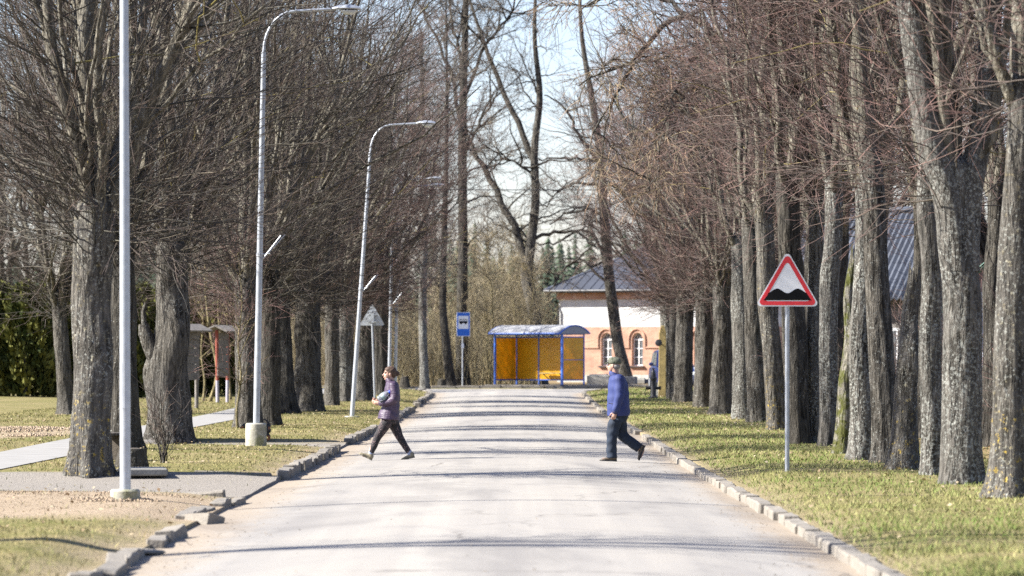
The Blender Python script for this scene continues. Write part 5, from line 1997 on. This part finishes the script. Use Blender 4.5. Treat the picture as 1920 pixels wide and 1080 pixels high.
w = MB()
pts = [(x, 150 + .02 * x, CAMZ + (HOR - 356 - .012 * x * 8) / FPX * 150 + .0006 * x * x) for x in np.linspace(-45, 45, 31)]
w.tube(pts, .014, 5)
tag(w.build("overhead_wire", M_DARK), "thin dark overhead wire crossing the road between the tree rows", "wire")

# ------------------------------------------------------------------ parked cars
m, nt, b = nodes("tyre")
b.inputs["Base Color"].default_value = (.015, .015, .016, 1)
b.inputs["Roughness"].default_value = .85
M_TYRE = m


def paint(name, col):
    m, nt, b = nodes(name)
    co = coords(nt)
    lk(nt, ramp(nt, noise(nt, co, 2, 4), [(.3, tuple(c * .9 for c in col)), (.7, col)]), b.inputs["Base Color"])
    b.inputs["Roughness"].default_value = .3
    b.inputs["Coat Weight"].default_value = .25
    b.inputs["Coat Roughness"].default_value = .08
    return m


def car(loc, rz, col, label, H=1.62):
    """front towards local -y"""
    root = thing("parked_car", label, "car", loc, rz, "cars parked on the cross street")
    P_ = paint("car_paint_%s" % label.split()[1], col)
    # stations along y: (y, half width, z bottom, z top)
    low = [(-2.12, .62, .38, .62), (-2.05, .78, .26, .74), (-1.8, .86, .20, .86), (-1.0, .88, .20, .98), (0, .89, .20, 1.0), (1.2, .88, .20, 1.0), (1.85, .85, .24, .96), (2.05, .72, .34, .86)]
    V, F = [], []
    n = 10
    for y, w, zb, zt in low:
        sec = [(-w * .9, zb), (-w, zb + .12), (-w, (zb + zt) / 2), (-w * .97, zt - .06), (-w * .88, zt), (w * .88, zt), (w * .97, zt - .06), (w, (zb + zt) / 2), (w, zb + .12), (w * .9, zb)]
        V += [(x, y, z) for x, z in sec]
    for i in range(len(low) - 1):
        F += [(i * n + k, i * n + (k + 1) % n, (i + 1) * n + (k + 1) % n, (i + 1) * n + k) for k in range(n)]
    F += [tuple(range(n)), tuple(range((len(low) - 1) * n, len(low) * n))]
    MB().add(V, F).build("body", P_, root, True, R(30))
    cab = [(-1.05, .80, .98, 1.0), (-.35, .70, .98, H - .06), (0, .68, .98, H), (1.3, .67, .98, H - .03), (1.75, .66, .98, H - .16), (1.98, .74, .95, .98)]
    V, F = [], []
    for y, w, zb, zt in cab:
        V += [(-w - .07 * (zt > 1.1), y, zb), (-w, y, max(zt - .05, zb + .005)), (-w * .8, y, zt), (w * .8, y, zt), (w, y, max(zt - .05, zb + .005)), (w + .07 * (zt > 1.1), y, zb)]
    for i in range(len(cab) - 1):
        F += [(i * 6 + k, i * 6 + k + 1, (i + 1) * 6 + k + 1, (i + 1) * 6 + k) for k in range(5)]
    MB().add(V, F).build("cabin", P_, root, True, R(25))
    MB().add([(-.70, -1.0, 1.045), (.70, -1.0, 1.045), (.60, -.39, H - .09), (-.60, -.39, H - .09)], [(0, 1, 2, 3)]).build("windscreen", M_GLASS, root).location = (0, -.018, .012)
    MB().add([(-.62, 1.79, H - .2), (.62, 1.79, H - .2), (.66, 1.95, 1.06), (-.66, 1.95, 1.06)], [(0, 1, 2, 3)]).build("rear_window", M_GLASS, root).location = (0, .02, .01)
    for sx in (-1, 1):
        for y0, y1 in ((-.55, .35), (.45, 1.5)):
            MB().add([(sx * .80, y0 - .15 * (y0 < 0), 1.05), (sx * .80, y1, 1.05), (sx * .715, y1 - .05, H - .14), (sx * .715, y0 + .22 * (y0 < 0), H - .14)], [(0, 1, 2, 3)]).build("side_window", M_GLASS, root)
        for y in (-1.35, 1.3):
            wh = MB()
            prof_ = [(.2, -.09), (.29, -.10), (.315, -.05), (.315, .05), (.29, .10), (.2, .09)]
            vs = [(sx * .79 + z, y + r_ * math.cos(t), .315 + r_ * math.sin(t)) for r_, z in prof_ for t in np.linspace(0, 6.283, 18, endpoint=False)]
            wh.add(vs, [(i * 18 + k, i * 18 + (k + 1) % 18, (i + 1) * 18 + (k + 1) % 18, (i + 1) * 18 + k) for i in range(5) for k in range(18)])
            tw = wh.build("wheel", M_TYRE, root, True, R(40))
            MB().lathe([(.205, 0), (.19, .02), (.06, .03), (.001, .03)], n=16, cap=False).build("rim", M_GALV, tw).matrix_local = Matrix.Translation((sx * .86, y, .315)) @ Matrix.Rotation(sx * R(90), 4, 'Y')
        MB().box((sx * .60, -2.04, .68), (.34, .12, .15)).build("headlight", M_LENS, root, bevel=.03)
        MB().box((sx * .68, 2.00, .80), (.20, .10, .28)).build("tail_light", M_SIGNR, root, bevel=.03)
        mi = MB().box((sx * 1.0, -.72, 1.08), (.20, .10, .15)).build("wing_mirror", M_GALV if col[2] > .1 else P_, root, bevel=.04)
        MB().box((sx * .90, -.72, 1.03), (.10, .05, .04)).build("mirror_arm", P_, mi)
    MB().box((0, -2.13, .60), (.75, .05, .14)).build("grille", M_DARK, root)
    MB().box((0, -2.14, .36), (1.3, .08, .16)).build("front_bumper", M_DARK, root, bevel=.02)
    MB().box((0, 2.06, .42), (1.4, .10, .18)).build("rear_bumper", M_DARK, root, bevel=.02)
    MB().box((0, 2.08, .70), (.5, .02, .11)).build("number_plate", M_SIGNW, root)
    MB().box((0, -2.185, .42), (.5, .02, .11)).build("number_plate", M_SIGNW, root)


D = 184.0
car(((1261 - 960) / FPX * D, D, float(prof(D))), R(4), (.012, .02, .075), "parked blue car facing the camera behind the farthest limes", 1.72)
car(((1337 - 960) / FPX * D, D - 1.5, float(prof(D))), R(182), (.70, .71, .72), "parked white car showing between trunks of the right row", 1.6)

# ------------------------------------------------------------------ people and dog
def lofted(rings, n=18):
    """rings: (centre, axis u, axis v) -> closed loft"""
    mb = MB()
    vs = []
    for c, u, v in rings:
        c, u, v = Vector(c), Vector(u), Vector(v)
        vs += [c + u * math.cos(2 * math.pi * k / n) + v * math.sin(2 * math.pi * k / n) for k in range(n)]
    m_ = len(rings)
    fs = [(i * n + k, i * n + (k + 1) % n, (i + 1) * n + (k + 1) % n, (i + 1) * n + k) for i in range(m_ - 1) for k in range(n)]
    fs += [tuple(range(n))[::-1], tuple((m_ - 1) * n + k for k in range(n))]
    return vs, fs


def limb(mb, pts, rad, n=14, flat=1.0, rounded=True):
    """rounded limb through joints; interpolated so that joints bend softly"""
    pts = [Vector(p) for p in pts]
    P_, R_ = [], []
    m_ = len(pts)
    for i in range(m_ - 1):
        p0, p1, p2, p3 = pts[max(i - 1, 0)], pts[i], pts[i + 1], pts[min(i + 2, m_ - 1)]
        for f in (0, .2, .4, .6, .8):
            c = .5 * ((2 * p1) + (p2 - p0) * f + (2 * p0 - 5 * p1 + 4 * p2 - p3) * f * f + (3 * p1 - p0 - 3 * p2 + p3) * f ** 3)
            P_.append(p1.lerp(p2, f).lerp(c, .6))
            R_.append(rad[i] * (1 - f) + rad[i + 1] * f)
    P_.append(pts[-1])
    R_.append(rad[-1])
    if rounded:
        d0 = (P_[0] - P_[1]).normalized()
        d1 = (P_[-1] - P_[-2]).normalized()
        P_ = [P_[0] + d0 * R_[0] * .9, P_[0] + d0 * R_[0] * .6] + P_ + [P_[-1] + d1 * R_[-1] * .6, P_[-1] + d1 * R_[-1] * .9]
        R_ = [R_[0] * .35, R_[0] * .8] + R_ + [R_[-1] * .8, R_[-1] * .35]
    mb.tube(P_, R_, n)


def ball(mb, c, r3, n=16, rot=None):
    c = Vector(c)
    vs, fs = [], []
    m_ = 10
    for i in range(m_ + 1):
        a = math.pi * (i / m_ * .96 + .02)
        for k in range(n):
            b_ = 2 * math.pi * k / n
            v = Vector((r3[0] * math.sin(a) * math.cos(b_), r3[1] * math.sin(a) * math.sin(b_), r3[2] * math.cos(a)))
            vs.append(c + (rot @ v if rot is not None else v))
    fs = [(i * n + k, i * n + (k + 1) % n, (i + 1) * n + (k + 1) % n, (i + 1) * n + k) for i in range(m_) for k in range(n)]
    fs += [tuple(range(n))[::-1], tuple(m_ * n + k for k in range(n))]
    mb.add(vs, fs)


def skin(mb, name, mats, parent, voxel, it=4, wrinkle=0.0, pick=None, wscale=14.0):
    """fuse overlapping solids into one continuous smooth surface"""
    o = mb.build("tmp", mats[0])
    md = o.modifiers.new("r", 'REMESH')
    md.mode = 'VOXEL'
    md.voxel_size = voxel
    sm = o.modifiers.new("s", 'SMOOTH')
    sm.factor = .5
    sm.iterations = it
    bpy.context.view_layer.update()
    dg = bpy.context.evaluated_depsgraph_get()
    me = bpy.data.meshes.new_from_object(o.evaluated_get(dg))
    old = o.data
    bpy.data.objects.remove(o)
    bpy.data.meshes.remove(old)
    me.name = name
    me.materials.clear()
    for m_ in mats:
        me.materials.append(m_)
    if wrinkle > 0:
        n = len(me.vertices)
        co = np.empty(n * 3, np.float32)
        no = np.empty(n * 3, np.float32)
        me.vertices.foreach_get("co", co)
        me.vertices.foreach_get("normal", no)
        co, no = co.reshape(-1, 3), no.reshape(-1, 3)
        h = np.sin(co[:, 2] * wscale * 3 + 2.5 * np.sin(co[:, 0] * wscale + co[:, 1] * 7)) * .6 + np.sin(co[:, 2] * wscale * 1.7 + co[:, 0] * wscale * 2 + 1.3) * .5 + .5 * np.sin(co[:, 1] * wscale * 2.2 - co[:, 2] * wscale)
        co += no * (h * wrinkle)[:, None]
        me.vertices.foreach_set("co", co.ravel())
    if pick is not None:
        me.polygons.foreach_set("material_index", [pick(p.center) for p in me.polygons])
    set_smooth(me)
    return obj(name, me, None, parent)


def hand(mb, wrist, d, palm_n, curl, L=.17, thumb=1):
    """palm with four unequal bent fingers and a thumb; d: pointing direction, palm_n: towards the palm side"""
    w = Vector(wrist)
    d = Vector(d).normalized()
    pn = Vector(palm_n).normalized()
    s = d.cross(pn).normalized() * thumb
    limb(mb, [w - d * .02, w + d * .03, w + d * .075], [.024, .031, .030], 10)
    for off in (-.025, -.009, .009, .025):
        limb(mb, [w + d * .03 + s * off * .8, w + d * .085 + s * off], [.017, .013], 8)
    for k, (off, ln) in enumerate(((.028, .068), (.0095, .077), (-.0095, .072), (-.028, .057))):
        p = w + d * .085 + s * off
        pts = [p]
        a = curl * .35
        for q in (.42, .32, .26):
            p = p + (d * math.cos(a) + pn * math.sin(a)) * ln * q
            a += curl * .5
            pts.append(p)
        limb(mb, pts, [.0095, .009, .0082, .007], 8)
    b0 = w + d * .03 + s * .028
    limb(mb, [b0, b0 + (s * .7 + d * .6 + pn * .3).normalized() * .04, b0 + (s * .45 + d * .9 + pn * .5).normalized() * .072], [.014, .0115, .0085], 8)


M_SKIN = simple("skin", (0.42, 0.25, 0.185), .55, 0, .08, 12)
M_LIP = simple("lips", (0.40, 0.16, 0.13), .5)
M_EYE = simple("eye_dark", (0.03, 0.022, 0.018), .3)


def head(mb, c, face, sc=1.0, jaw=True):
    """skull, face, nose, ears; c: centre of the skull, face: horizontal facing direction"""
    f = Vector(face).normalized()
    l = Vector((0, 0, 1)).cross(f)
    up = Vector((0, 0, 1))
    M = Matrix((f, l, up)).transposed()
    c = Vector(c)
    at_ = lambda a, b_, e: c + (f * a + l * b_ + up * e) * sc
    ball(mb, at_(-.012, 0, .025), (.096 * sc, .074 * sc, .092 * sc), 18, M)
    ball(mb, at_(.030, 0, -.030), (.062 * sc, .060 * sc, .080 * sc), 16, M)
    ball(mb, at_(.052, 0, -.088), (.034 * sc, .036 * sc, .026 * sc), 12, M)
    limb(mb, [at_(.083, 0, .012), at_(.103, 0, -.018), at_(.106, 0, -.030)], [.010 * sc, .013 * sc, .014 * sc], 8)
    ball(mb, at_(.082, 0, -.058), (.018 * sc, .024 * sc, .012 * sc), 10, M)
    for s in (-1, 1):
        ball(mb, at_(.070, s * .035, .030), (.018 * sc, .022 * sc, .010 * sc), 10, M)
        ball(mb, at_(-.008, s * .074, -.010), (.020 * sc, .010 * sc, .032 * sc), 10, M)
        ball(mb, at_(.058, s * .036, -.028), (.022 * sc, .020 * sc, .022 * sc), 10, M)
    return at_, M


def face_marks(parent, at_, M, sc):
    mb = MB()
    for s in (-1, 1):
        ball(mb, at_(.082, s * .033, .010), (.009 * sc, .013 * sc, .008 * sc), 8, M)
    mb.build("eyes", M_EYE, parent, True)
    mb = MB()
    ball(mb, at_(.096, 0, -.060), (.006 * sc, .022 * sc, .005 * sc), 8, M)
    ball(mb, at_(.094, 0, -.067), (.006 * sc, .019 * sc, .005 * sc), 8, M)
    mb.build("mouth", M_LIP, parent, True)
    mb = MB()
    for s in (-1, 1):
        limb(mb, [at_(.088, s * .018, .030), at_(.083, s * .036, .034), at_(.072, s * .052, .028)], [.004 * sc, .005 * sc, .003 * sc], 6)
    mb.build("eyebrows", simple("brow%s" % parent.name, (.10, .065, .04), .9), parent, True)


def shoe(mb, ankle, heel, toe, w=.045, hgt=.075, lift=None):
    """low shoe from heel to toe under the ankle"""
    a, h, t = Vector(ankle), Vector(heel), Vector(toe)
    d = (t - h).normalized()
    s = Vector((0, 1, 0))
    up = s.cross(d) if s.cross(d).z * 1 > 0 or abs(d.z) > .8 else d.cross(s)
    if up.dot(a - (h + t) / 2) < 0:
        up = -up
    L = (t - h).length
    rings = []
    for f, wd, hh in ((0, .5, .6), (.04, .8, .9), (.15, .95, 1.0), (.32, .92, .98), (.5, .95, .80), (.7, 1.12, .62), (.86, 1.0, .5), (.96, .7, .36), (1.0, .4, .2)):
        c = h + d * L * f + up * hgt * hh * .5
        rings.append((c, s * w * wd, up * hgt * hh * .5))
    vs, fs = lofted(rings, 16)
    mb.add(vs, fs)
    limb(mb, [a, h + d * L * .18 + up * hgt * .7], [.042, .046], 12)
    return d, up, L


def sole(parent, heel, toe, up, w, mat):
    h, t = Vector(heel), Vector(toe)
    d = (t - h).normalized()
    s = Vector((0, 1, 0))
    L = (t - h).length
    out = [(0, .55), (.06, .85), (.2, .95), (.42, .82), (.7, 1.1), (.88, .95), (1.01, .35)]
    poly = [(f, wd) for f, wd in out] + [(f, -wd) for f, wd in reversed(out)]
    mb = MB()
    mb.prism(poly, lambda a, b_, q: h + d * L * a + s * w * b_ * 1.06 + up * q, -.004, .018)
    return mb.build("sole", mat, parent)


def man():
    g = ground_at(1155, 865, True)
    root = thing("person", "man in blue jacket, jeans and camouflage cap walking left across the road", "person", g)
    s = g.y / FPX

    def q(cx, cy, y=0.0):
        return Vector(((cx / 4.911 + 1080 - 1155) * s, y, (205.0 - cy / 4.909) * s))
    face = (-.94, .34, 0)
    B = MB()
    hc = q(347, 124)
    at_, M = head(B, hc, face, 1.0)
    limb(B, [q(352, 150), q(366, 205), q(372, 235)], [.055, .056, .07])
    # trunk and limbs under the clothes
    vs, fs = lofted([(q(372, 222), (.07, 0, 0), (0, .13, 0)), (q(380, 260), (.10, 0, 0), (0, .18, 0)), (q(388, 340), (.12, 0, 0), (0, .17, 0)), (q(390, 450), (.12, 0, 0), (0, .15, 0)), (q(392, 560), (.12, 0, 0), (0, .165, 0)), (q(395, 620), (.10, 0, 0), (0, .15, 0))])
    B.add(vs, fs)
    armN = [q(393, 250, -.20), q(398, 395, -.245), q(362, 532, -.235)]
    armF = [q(378, 250, .20), q(395, 395, .235), q(392, 525, .20)]
    legA = [q(368, 600, -.085), q(332, 775, -.085), q(326, 955, -.085)]
    legB = [q(408, 605, .085), q(418, 765, .085), q(590, 893, .085)]
    for a in (armN, armF):
        limb(B, a, [.05, .042, .030])
    for l in (legA, legB):
        limb(B, l, [.075, .055, .04])
    limb(B, [legA[2], q(330, 985, -.085), q(250, 990, -.085)], [.036, .036, .028])
    limb(B, [legB[2], q(612, 905, .085), q(592, 965, .085)], [.036, .036, .028])
    hand(B, q(357, 545, -.235), q(345, 600, -.225) - q(357, 545, -.235), (-.25, 1, 0), 1.25, thumb=-1)
    hand(B, q(390, 540, .20), (-.1, 0, -1), (0, -1, 0), 1.0, thumb=1)
    skin(B, "body", [M_SKIN], root, .006, 3)
    face_marks(root, at_, M, 1.0)
    # jacket
    J = MB()
    rg = [(372, 205, .075, .10), (376, 222, .105, .165), (383, 255, .135, .215), (388, 310, .155, .225), (390, 400, .172, .22), (390, 480, .176, .215), (391, 560, .176, .215), (393, 588, .172, .21)]
    vs, fs = lofted([(q(cx, cy), (a, 0, 0), (0, b_, 0)) for cx, cy, a, b_ in rg], 22)
    J.add(vs, fs)
    limb(J, [armN[0], armN[1], armN[2]], [.088, .078, .060])
    limb(J, [armF[0], armF[1], armF[2]], [.088, .078, .060])
    jk = simple("blue_jacket", (0.019, 0.031, 0.125), .75, 0, .12, 8, .25)
    skin(J, "jacket", [jk], root, .009, 3, .0045)
    C = MB()
    rings = []
    for cx, cy, a, b_ in ((366, 236, .10, .115), (360, 218, .096, .10), (356, 204, .090, .092), (358, 190, .082, .084)):
        rings.append((q(cx, cy), (a, 0, -.035), (0, b_, 0)))
    vs, fs = lofted(rings, 20)
    C.add(vs, fs)
    skin(C, "collar", [jk], root, .008, 2)
    MB().tube([q(300, 470, -.196), q(345, 478, -.222)], .008, 6).build("pocket_flap", simple("jacket_trim", (.02, .022, .07), .6), root)
    bd = MB()
    limb(bd, [q(360, 533, -.235), q(356, 548, -.235)], [.05, .048], 14)
    bd.build("cuff", MATS["jacket_trim"], root, True)
    # jeans
    T = MB()
    vs, fs = lofted([(q(394, 545), (.15, 0, 0), (0, .18, 0)), (q(392, 600), (.145, 0, 0), (0, .18, 0)), (q(390, 650), (.12, 0, 0), (0, .165, 0))], 20)
    T.add(vs, fs)
    limb(T, [q(368, 620, -.085), q(342, 700, -.085), q(330, 785, -.085), q(326, 880, -.085), q(330, 972, -.085)], [.105, .098, .086, .08, .083], 16, rounded=False)
    limb(T, [q(408, 620, .085), q(415, 700, .085), q(425, 768, .085), q(505, 828, .085), q(588, 888, .085)], [.108, .098, .088, .078, .075], 16, rounded=False)
    skin(T, "jeans", [simple("dark_jeans", (0.010, 0.018, 0.034), .85, 0, .45, 9, .3)], root, .009, 3, .005, None, 16)
    # shoes
    sm = simple("brown_shoe", (0.075, 0.055, 0.035), .55, 0, .2, 10)
    for an, he, to, y in (((330, 968), (376, 1003), (217, 1004), -.085), ((592, 885), (640, 862), (584, 1000), .085)):
        S = MB()
        d, up, L = shoe(S, q(*an, y), q(*he, y), q(*to, y), .048, .085)
        so_ = skin(S, "shoe", [sm], root, .007, 3)
        sole(so_, q(*he, y), q(*to, y), up, .05, M_DARK)
    # cap with visor and grey hair below it
    mcap, nt, b = nodes("camouflage")
    co = coords(nt)
    lk(nt, ramp(nt, noise(nt, co, 22, 2), [(.38, (.012, .017, .010)), (.47, (.06, .07, .04)), (.58, (.13, .13, .10)), (.64, (.03, .035, .02))]), b.inputs["Base Color"])
    b.inputs["Roughness"].default_value = .9
    K = MB()
    ball(K, at_(-.014, 0, .062), (.110, .090, .075), 18, M)
    ball(K, at_(-.014, 0, .045), (.112, .092, .040), 18, M)
    skin(K, "cap", [mcap], root, .007, 2)
    V_ = MB()
    arcp = [at_(.075 + .075 * math.cos(t), .075 * math.sin(t), .052 - .018 * math.cos(t)) for t in np.linspace(-math.pi / 2, math.pi / 2, 9)]
    n = len(arcp)
    V_.add(arcp + [v - Vector((0, 0, .009)) for v in arcp], [tuple(range(n)), tuple(range(n, 2 * n))[::-1]] + [(k, (k + 1) % n, n + (k + 1) % n, n + k) for k in range(n)])
    V_.build("visor", mcap, root)
    Hh = MB()
    ball(Hh, at_(-.045, 0, -.012), (.064, .076, .055), 16, M)
    skin(Hh, "hair", [simple("grey_hair", (.22, .20, .18), .8, 0, .3, 30)], root, .007, 2)


man()


def woman():
    g = ground_at(726, 863, True)
    root = thing("person", "woman in purple quilted jacket and patterned leggings walking left with a bottle", "person", g)
    s = g.y / FPX

    def q(cx, cy, y=0.0):
        return Vector(((cx / 5.144 + 640 - 726) * s, y, (193.0 - cy / 5.144) * s))
    face = (-.97, -.10, -.12)
    B = MB()
    at_, M = head(B, q(463, 158), (-.98, -.16, 0), .92)
    limb(B, [q(470, 190), q(482, 222), q(486, 250)], [.045, .046, .06])
    vs, fs = lofted([(q(486, 238), (.06, 0, 0), (0, .11, 0)), (q(488, 275), (.09, 0, 0), (0, .155, 0)), (q(488, 350), (.10, 0, 0), (0, .145, 0)), (q(478, 470), (.10, 0, 0), (0, .13, 0)), (q(470, 580), (.12, 0, 0), (0, .16, 0)), (q(470, 625), (.10, 0, 0), (0, .145, 0))])
    B.add(vs, fs)
    armN = [q(505, 275, -.165), q(515, 405, -.215), q(385, 442, -.155)]
    armF = [q(478, 275, .165), q(462, 400, .195), q(372, 425, .03)]
    legA = [q(448, 605, -.075), q(352, 768, -.07), q(284, 905, -.07)]
    legB = [q(492, 605, .075), q(558, 765, .07), q(652, 905, .07)]
    for a in (armN, armF):
        limb(B, a, [.042, .036, .026])
    for l in (legA, legB):
        limb(B, l, [.07, .048, .034])
    limb(B, [legA[2], q(282, 950, -.07), q(215, 945, -.07)], [.030, .032, .025])
    limb(B, [legB[2], q(668, 950, .07), q(610, 980, .07)], [.030, .032, .025])
    hand(B, q(378, 440, -.152), q(340, 436, -.13) - q(378, 440, -.152), (0, .8, .5), .9, thumb=1)
    hand(B, q(368, 424, .028), q(340, 420, -.03) - q(368, 424, .028), (0, -.5, .6), .9, thumb=1)
    skin(B, "body", [M_SKIN], root, .006, 3)
    face_marks(root, at_, M, .92)
    # hair drawn back into a bun
    Hh = MB()
    ball(Hh, at_(-.030, 0, .038), (.090, .079, .088), 18, M)
    ball(Hh, at_(.012, 0, .068), (.062, .070, .050), 14, M)
    ball(Hh, at_(-.070, 0, -.01), (.050, .064, .06), 14, M)
    ball(Hh, at_(-.138, 0, .002), (.040, .044, .042), 14, M)
    skin(Hh, "hair", [simple("brown_hair", (.065, .036, .022), .7, 0, .3, 40)], root, .007, 2, .002, None, 40)
    # quilted jacket
    jm, nt, b = nodes("purple_quilted")
    co = coords(nt)
    lk(nt, ramp(nt, noise(nt, co, 10, 4), [(.3, (.042, .025, .05)), (.7, (.068, .042, .078))]), b.inputs["Base Color"])
    b.inputs["Roughness"].default_value = .55
    wv = nd(nt, "ShaderNodeTexWave", Scale=11.0, Distortion=9.0, Detail=2.0)
    wv.bands_direction = 'Z'
    lk(nt, co, wv.inputs["Vector"])
    bump(nt, b, wv.outputs[1], .25, .008)
    J = MB()
    rg = [(486, 228, .065, .10), (488, 248, .095, .15), (490, 285, .118, .185), (490, 350, .125, .185), (482, 430, .135, .175), (470, 500, .150, .185), (458, 560, .168, .20), (453, 598, .172, .205)]
    vs, fs = lofted([(q(cx, cy), (a, 0, -.015 if cy > 540 else 0), (0, b_, 0)) for cx, cy, a, b_ in rg], 22)
    J.add(vs, fs)
    limb(J, armN, [.075, .068, .050])
    limb(J, armF, [.075, .068, .048])
    skin(J, "jacket", [jm], root, .009, 3, .004, None, 18)
    C = MB()
    vs, fs = lofted([(q(482, 262), (.085, 0, -.03), (0, .10, 0)), (q(478, 235), (.088, 0, -.035), (0, .092, 0)), (q(474, 212), (.080, 0, -.035), (0, .078, 0))], 20)
    C.add(vs, fs)
    skin(C, "collar", [jm], root, .008, 2)
    # leggings
    lm, nt, b = nodes("patterned_leggings")
    co = coords(nt)
    vo = nd(nt, "ShaderNodeTexVoronoi", Scale=55.0)
    lk(nt, co, vo.inputs["Vector"])
    k1 = ramp(nt, vo.outputs[0], [(.30, (1, 1, 1)), (.40, (0, 0, 0))])
    k2 = ramp(nt, noise(nt, co, 14, 2), [(.45, (0, 0, 0)), (.55, (1, 1, 1))])
    lk(nt, mix(nt, mix(nt, 1.0, k1, k2, 'MULTIPLY'), (.016, .014, .016), (.20, .13, .13)), b.inputs["Base Color"])
    b.inputs["Roughness"].default_value = .85
    T = MB()
    vs, fs = lofted([(q(468, 560), (.13, 0, 0), (0, .165, 0)), (q(470, 610), (.13, 0, 0), (0, .165, 0)), (q(470, 640), (.10, 0, 0), (0, .145, 0))], 20)
    T.add(vs, fs)
    limb(T, [q(445, 620, -.075), q(395, 695, -.072), q(350, 770, -.07), q(318, 850, -.07), q(288, 920, -.07)], [.095, .080, .062, .054, .042], 16, rounded=False)
    limb(T, [q(495, 620, .075), q(528, 695, .072), q(560, 768, .07), q(608, 848, .07), q(652, 915, .07)], [.095, .080, .062, .054, .042], 16, rounded=False)
    skin(T, "leggings", [lm], root, .008, 3, .002, None, 20)
    so_ = MB()
    limb(so_, [q(287, 912, -.07), q(280, 950, -.07)], [.040, .040], 12)
    so_.build("sock", simple("grey_sock", (.26, .30, .40), .9), root, True)
    so_ = MB()
    limb(so_, [q(653, 908, .07), q(665, 945, .07)], [.040, .040], 12)
    so_.build("sock", MATS["grey_sock"], root, True)
    sm = simple("olive_beige_shoe", (.22, .19, .125), .7, 0, .15, 12)
    for an, he, to, y in (((280, 935), (296, 992), (166, 928), -.07), ((668, 930), (708, 966), (572, 996), .07)):
        S = MB()
        d, up, L = shoe(S, q(*an, y), q(*he, y), q(*to, y), .045, .075)
        sh = skin(S, "shoe", [sm], root, .007, 3)
        sole(sh, q(*he, y), q(*to, y), up, .047, simple("shoe_sole", (.16, .14, .10), .8))
    # bottle in the crook of her arm
    p0, p1 = q(362, 412, -.185), q(452, 345, -.185)
    d = (p1 - p0).normalized()
    pb, nt, b = nodes("clear_plastic")
    b.inputs["Base Color"].default_value = (.70, .76, .78, 1)
    b.inputs["Roughness"].default_value = .12
    b.inputs["Transmission Weight"].default_value = .75
    b.inputs["IOR"].default_value = 1.33
    rt = thing("water_bottle", "clear plastic bottle with blue cap held in the woman's arm", "bottle", g + p0)
    L = (p1 - p0).length
    rot = d.to_track_quat('Z', 'Y').to_matrix().to_4x4()
    pr = [(.03, 0), (.056, .006), (.060, .02)]
    for k in range(8):
        z = .03 + (L - .09) * k / 8
        pr += [(.060, z), (.056, z + .008), (.060, z + .016)]
    pr += [(.060, L - .055), (.050, L - .02), (.026, L + .012), (.022, L + .02)]
    bt = MB().lathe(pr, n=20)
    o = bt.build("bottle_body", pb, rt, True, R(50))
    o.matrix_local = rot
    o = MB().lathe([(.026, L + .018), (.027, L + .05), (.020, L + .056)], n=18).build("cap", simple("blue_cap", (.01, .05, .65), .4), rt, True, R(40))
    o.matrix_local = rot
    o = MB().lathe([(.0605, L * .35), (.0605, L * .65)], n=20, cap=False).build("paper_label", simple("bottle_label", (.25, .33, .33), .5, 0, .5, 30), rt, True)
    o.matrix_local = rot


woman()


def dog():
    base = ground_at(478, 833)
    base.y += .48
    base.z = float(zg(base.x, base.y))
    s = base.y / FPX
    root = thing("dog", "black and tan dog sniffing behind the concrete drum of the lamp post", "dog", base)
    # photo crop (12x) -> local; nose left, tail right
    X = lambda cx: (cx / 12.0 + 420 - 478) * s
    Z = lambda cy: max(0, (836 - 760 - cy / 12.0) * s)
    B = MB()
    vs, fs = lofted([((X(1000), 0, Z(640)), (0, .05, 0), (.02, 0, .05)), ((X(955), 0, Z(650)), (0, .09, 0), (.01, 0, .095)), ((X(860), 0, Z(655)), (0, .088, 0), (0, 0, .09)), ((X(720), 0, Z(655)), (0, .085, 0), (0, 0, .095)), ((X(600), 0, Z(650)), (0, .095, 0), (0, 0, .118)), ((X(525), 0, Z(630)), (0, .08, 0), (-.02, 0, .10)), ((X(490), 0, Z(615)), (0, .05, 0), (-.03, 0, .06))], 18)
    B.add(vs, fs)
    limb(B, [(X(540), 0, Z(620)), (X(490), 0, Z(605)), (X(450), 0, Z(590))], [.075, .06, .05])
    ball(B, (X(432), 0, Z(590)), (.055, .046, .045))
    limb(B, [(X(420), 0, Z(605)), (X(380), 0, Z(622)), (X(338), 0, Z(632))], [.036, .026, .018])
    for sy in (-1, 1):
        limb(B, [(X(950), sy * .055, Z(690)), (X(925), sy * .065, Z(760)), (X(985), sy * .065, Z(840)), (X(960), sy * .065, Z(905)), (X(925), sy * .065, .015)], [.065, .042, .025, .02, .02])
        limb(B, [(X(560), sy * .06, Z(680)), (X(585), sy * .065, Z(760)), (X(560), sy * .065, Z(840)), (X(560), sy * .065, .025), (X(530), sy * .065, .014)], [.05, .034, .024, .02, .02])
    limb(B, [(X(985), 0, Z(625)), (X(970), 0, Z(540)), (X(935), 0, Z(480)), (X(890), 0, Z(452)), (X(858), 0, Z(448))], [.026, .022, .019, .015, .009])
    blk = simple("black_fur", (.012, .011, .011), .7, 0, .4, 30, .3)
    tan = simple("tan_fur", (.20, .085, .03), .8, 0, .3, 30, .3)

    def pick(c):
        if c.x < X(410) and c.z < Z(598):
            return 1
        if c.z < .085:
            return 1
        if c.x > X(962) and Z(670) < c.z < Z(610):
            return 1
        return 0
    skin(B, "body", [blk, tan], root, .007, 2, 0, pick)
    E = MB()
    for sy in (-1, 1):
        ball(E, (X(450), sy * .05, Z(592)), (.022, .010, .042))
    E.build("ears", blk, root, True)
    E = MB()
    ball(E, (X(330), 0, Z(628)), (.012, .014, .011))
    E.build("nose", M_EYE, root, True)


dog()
print("scene built")
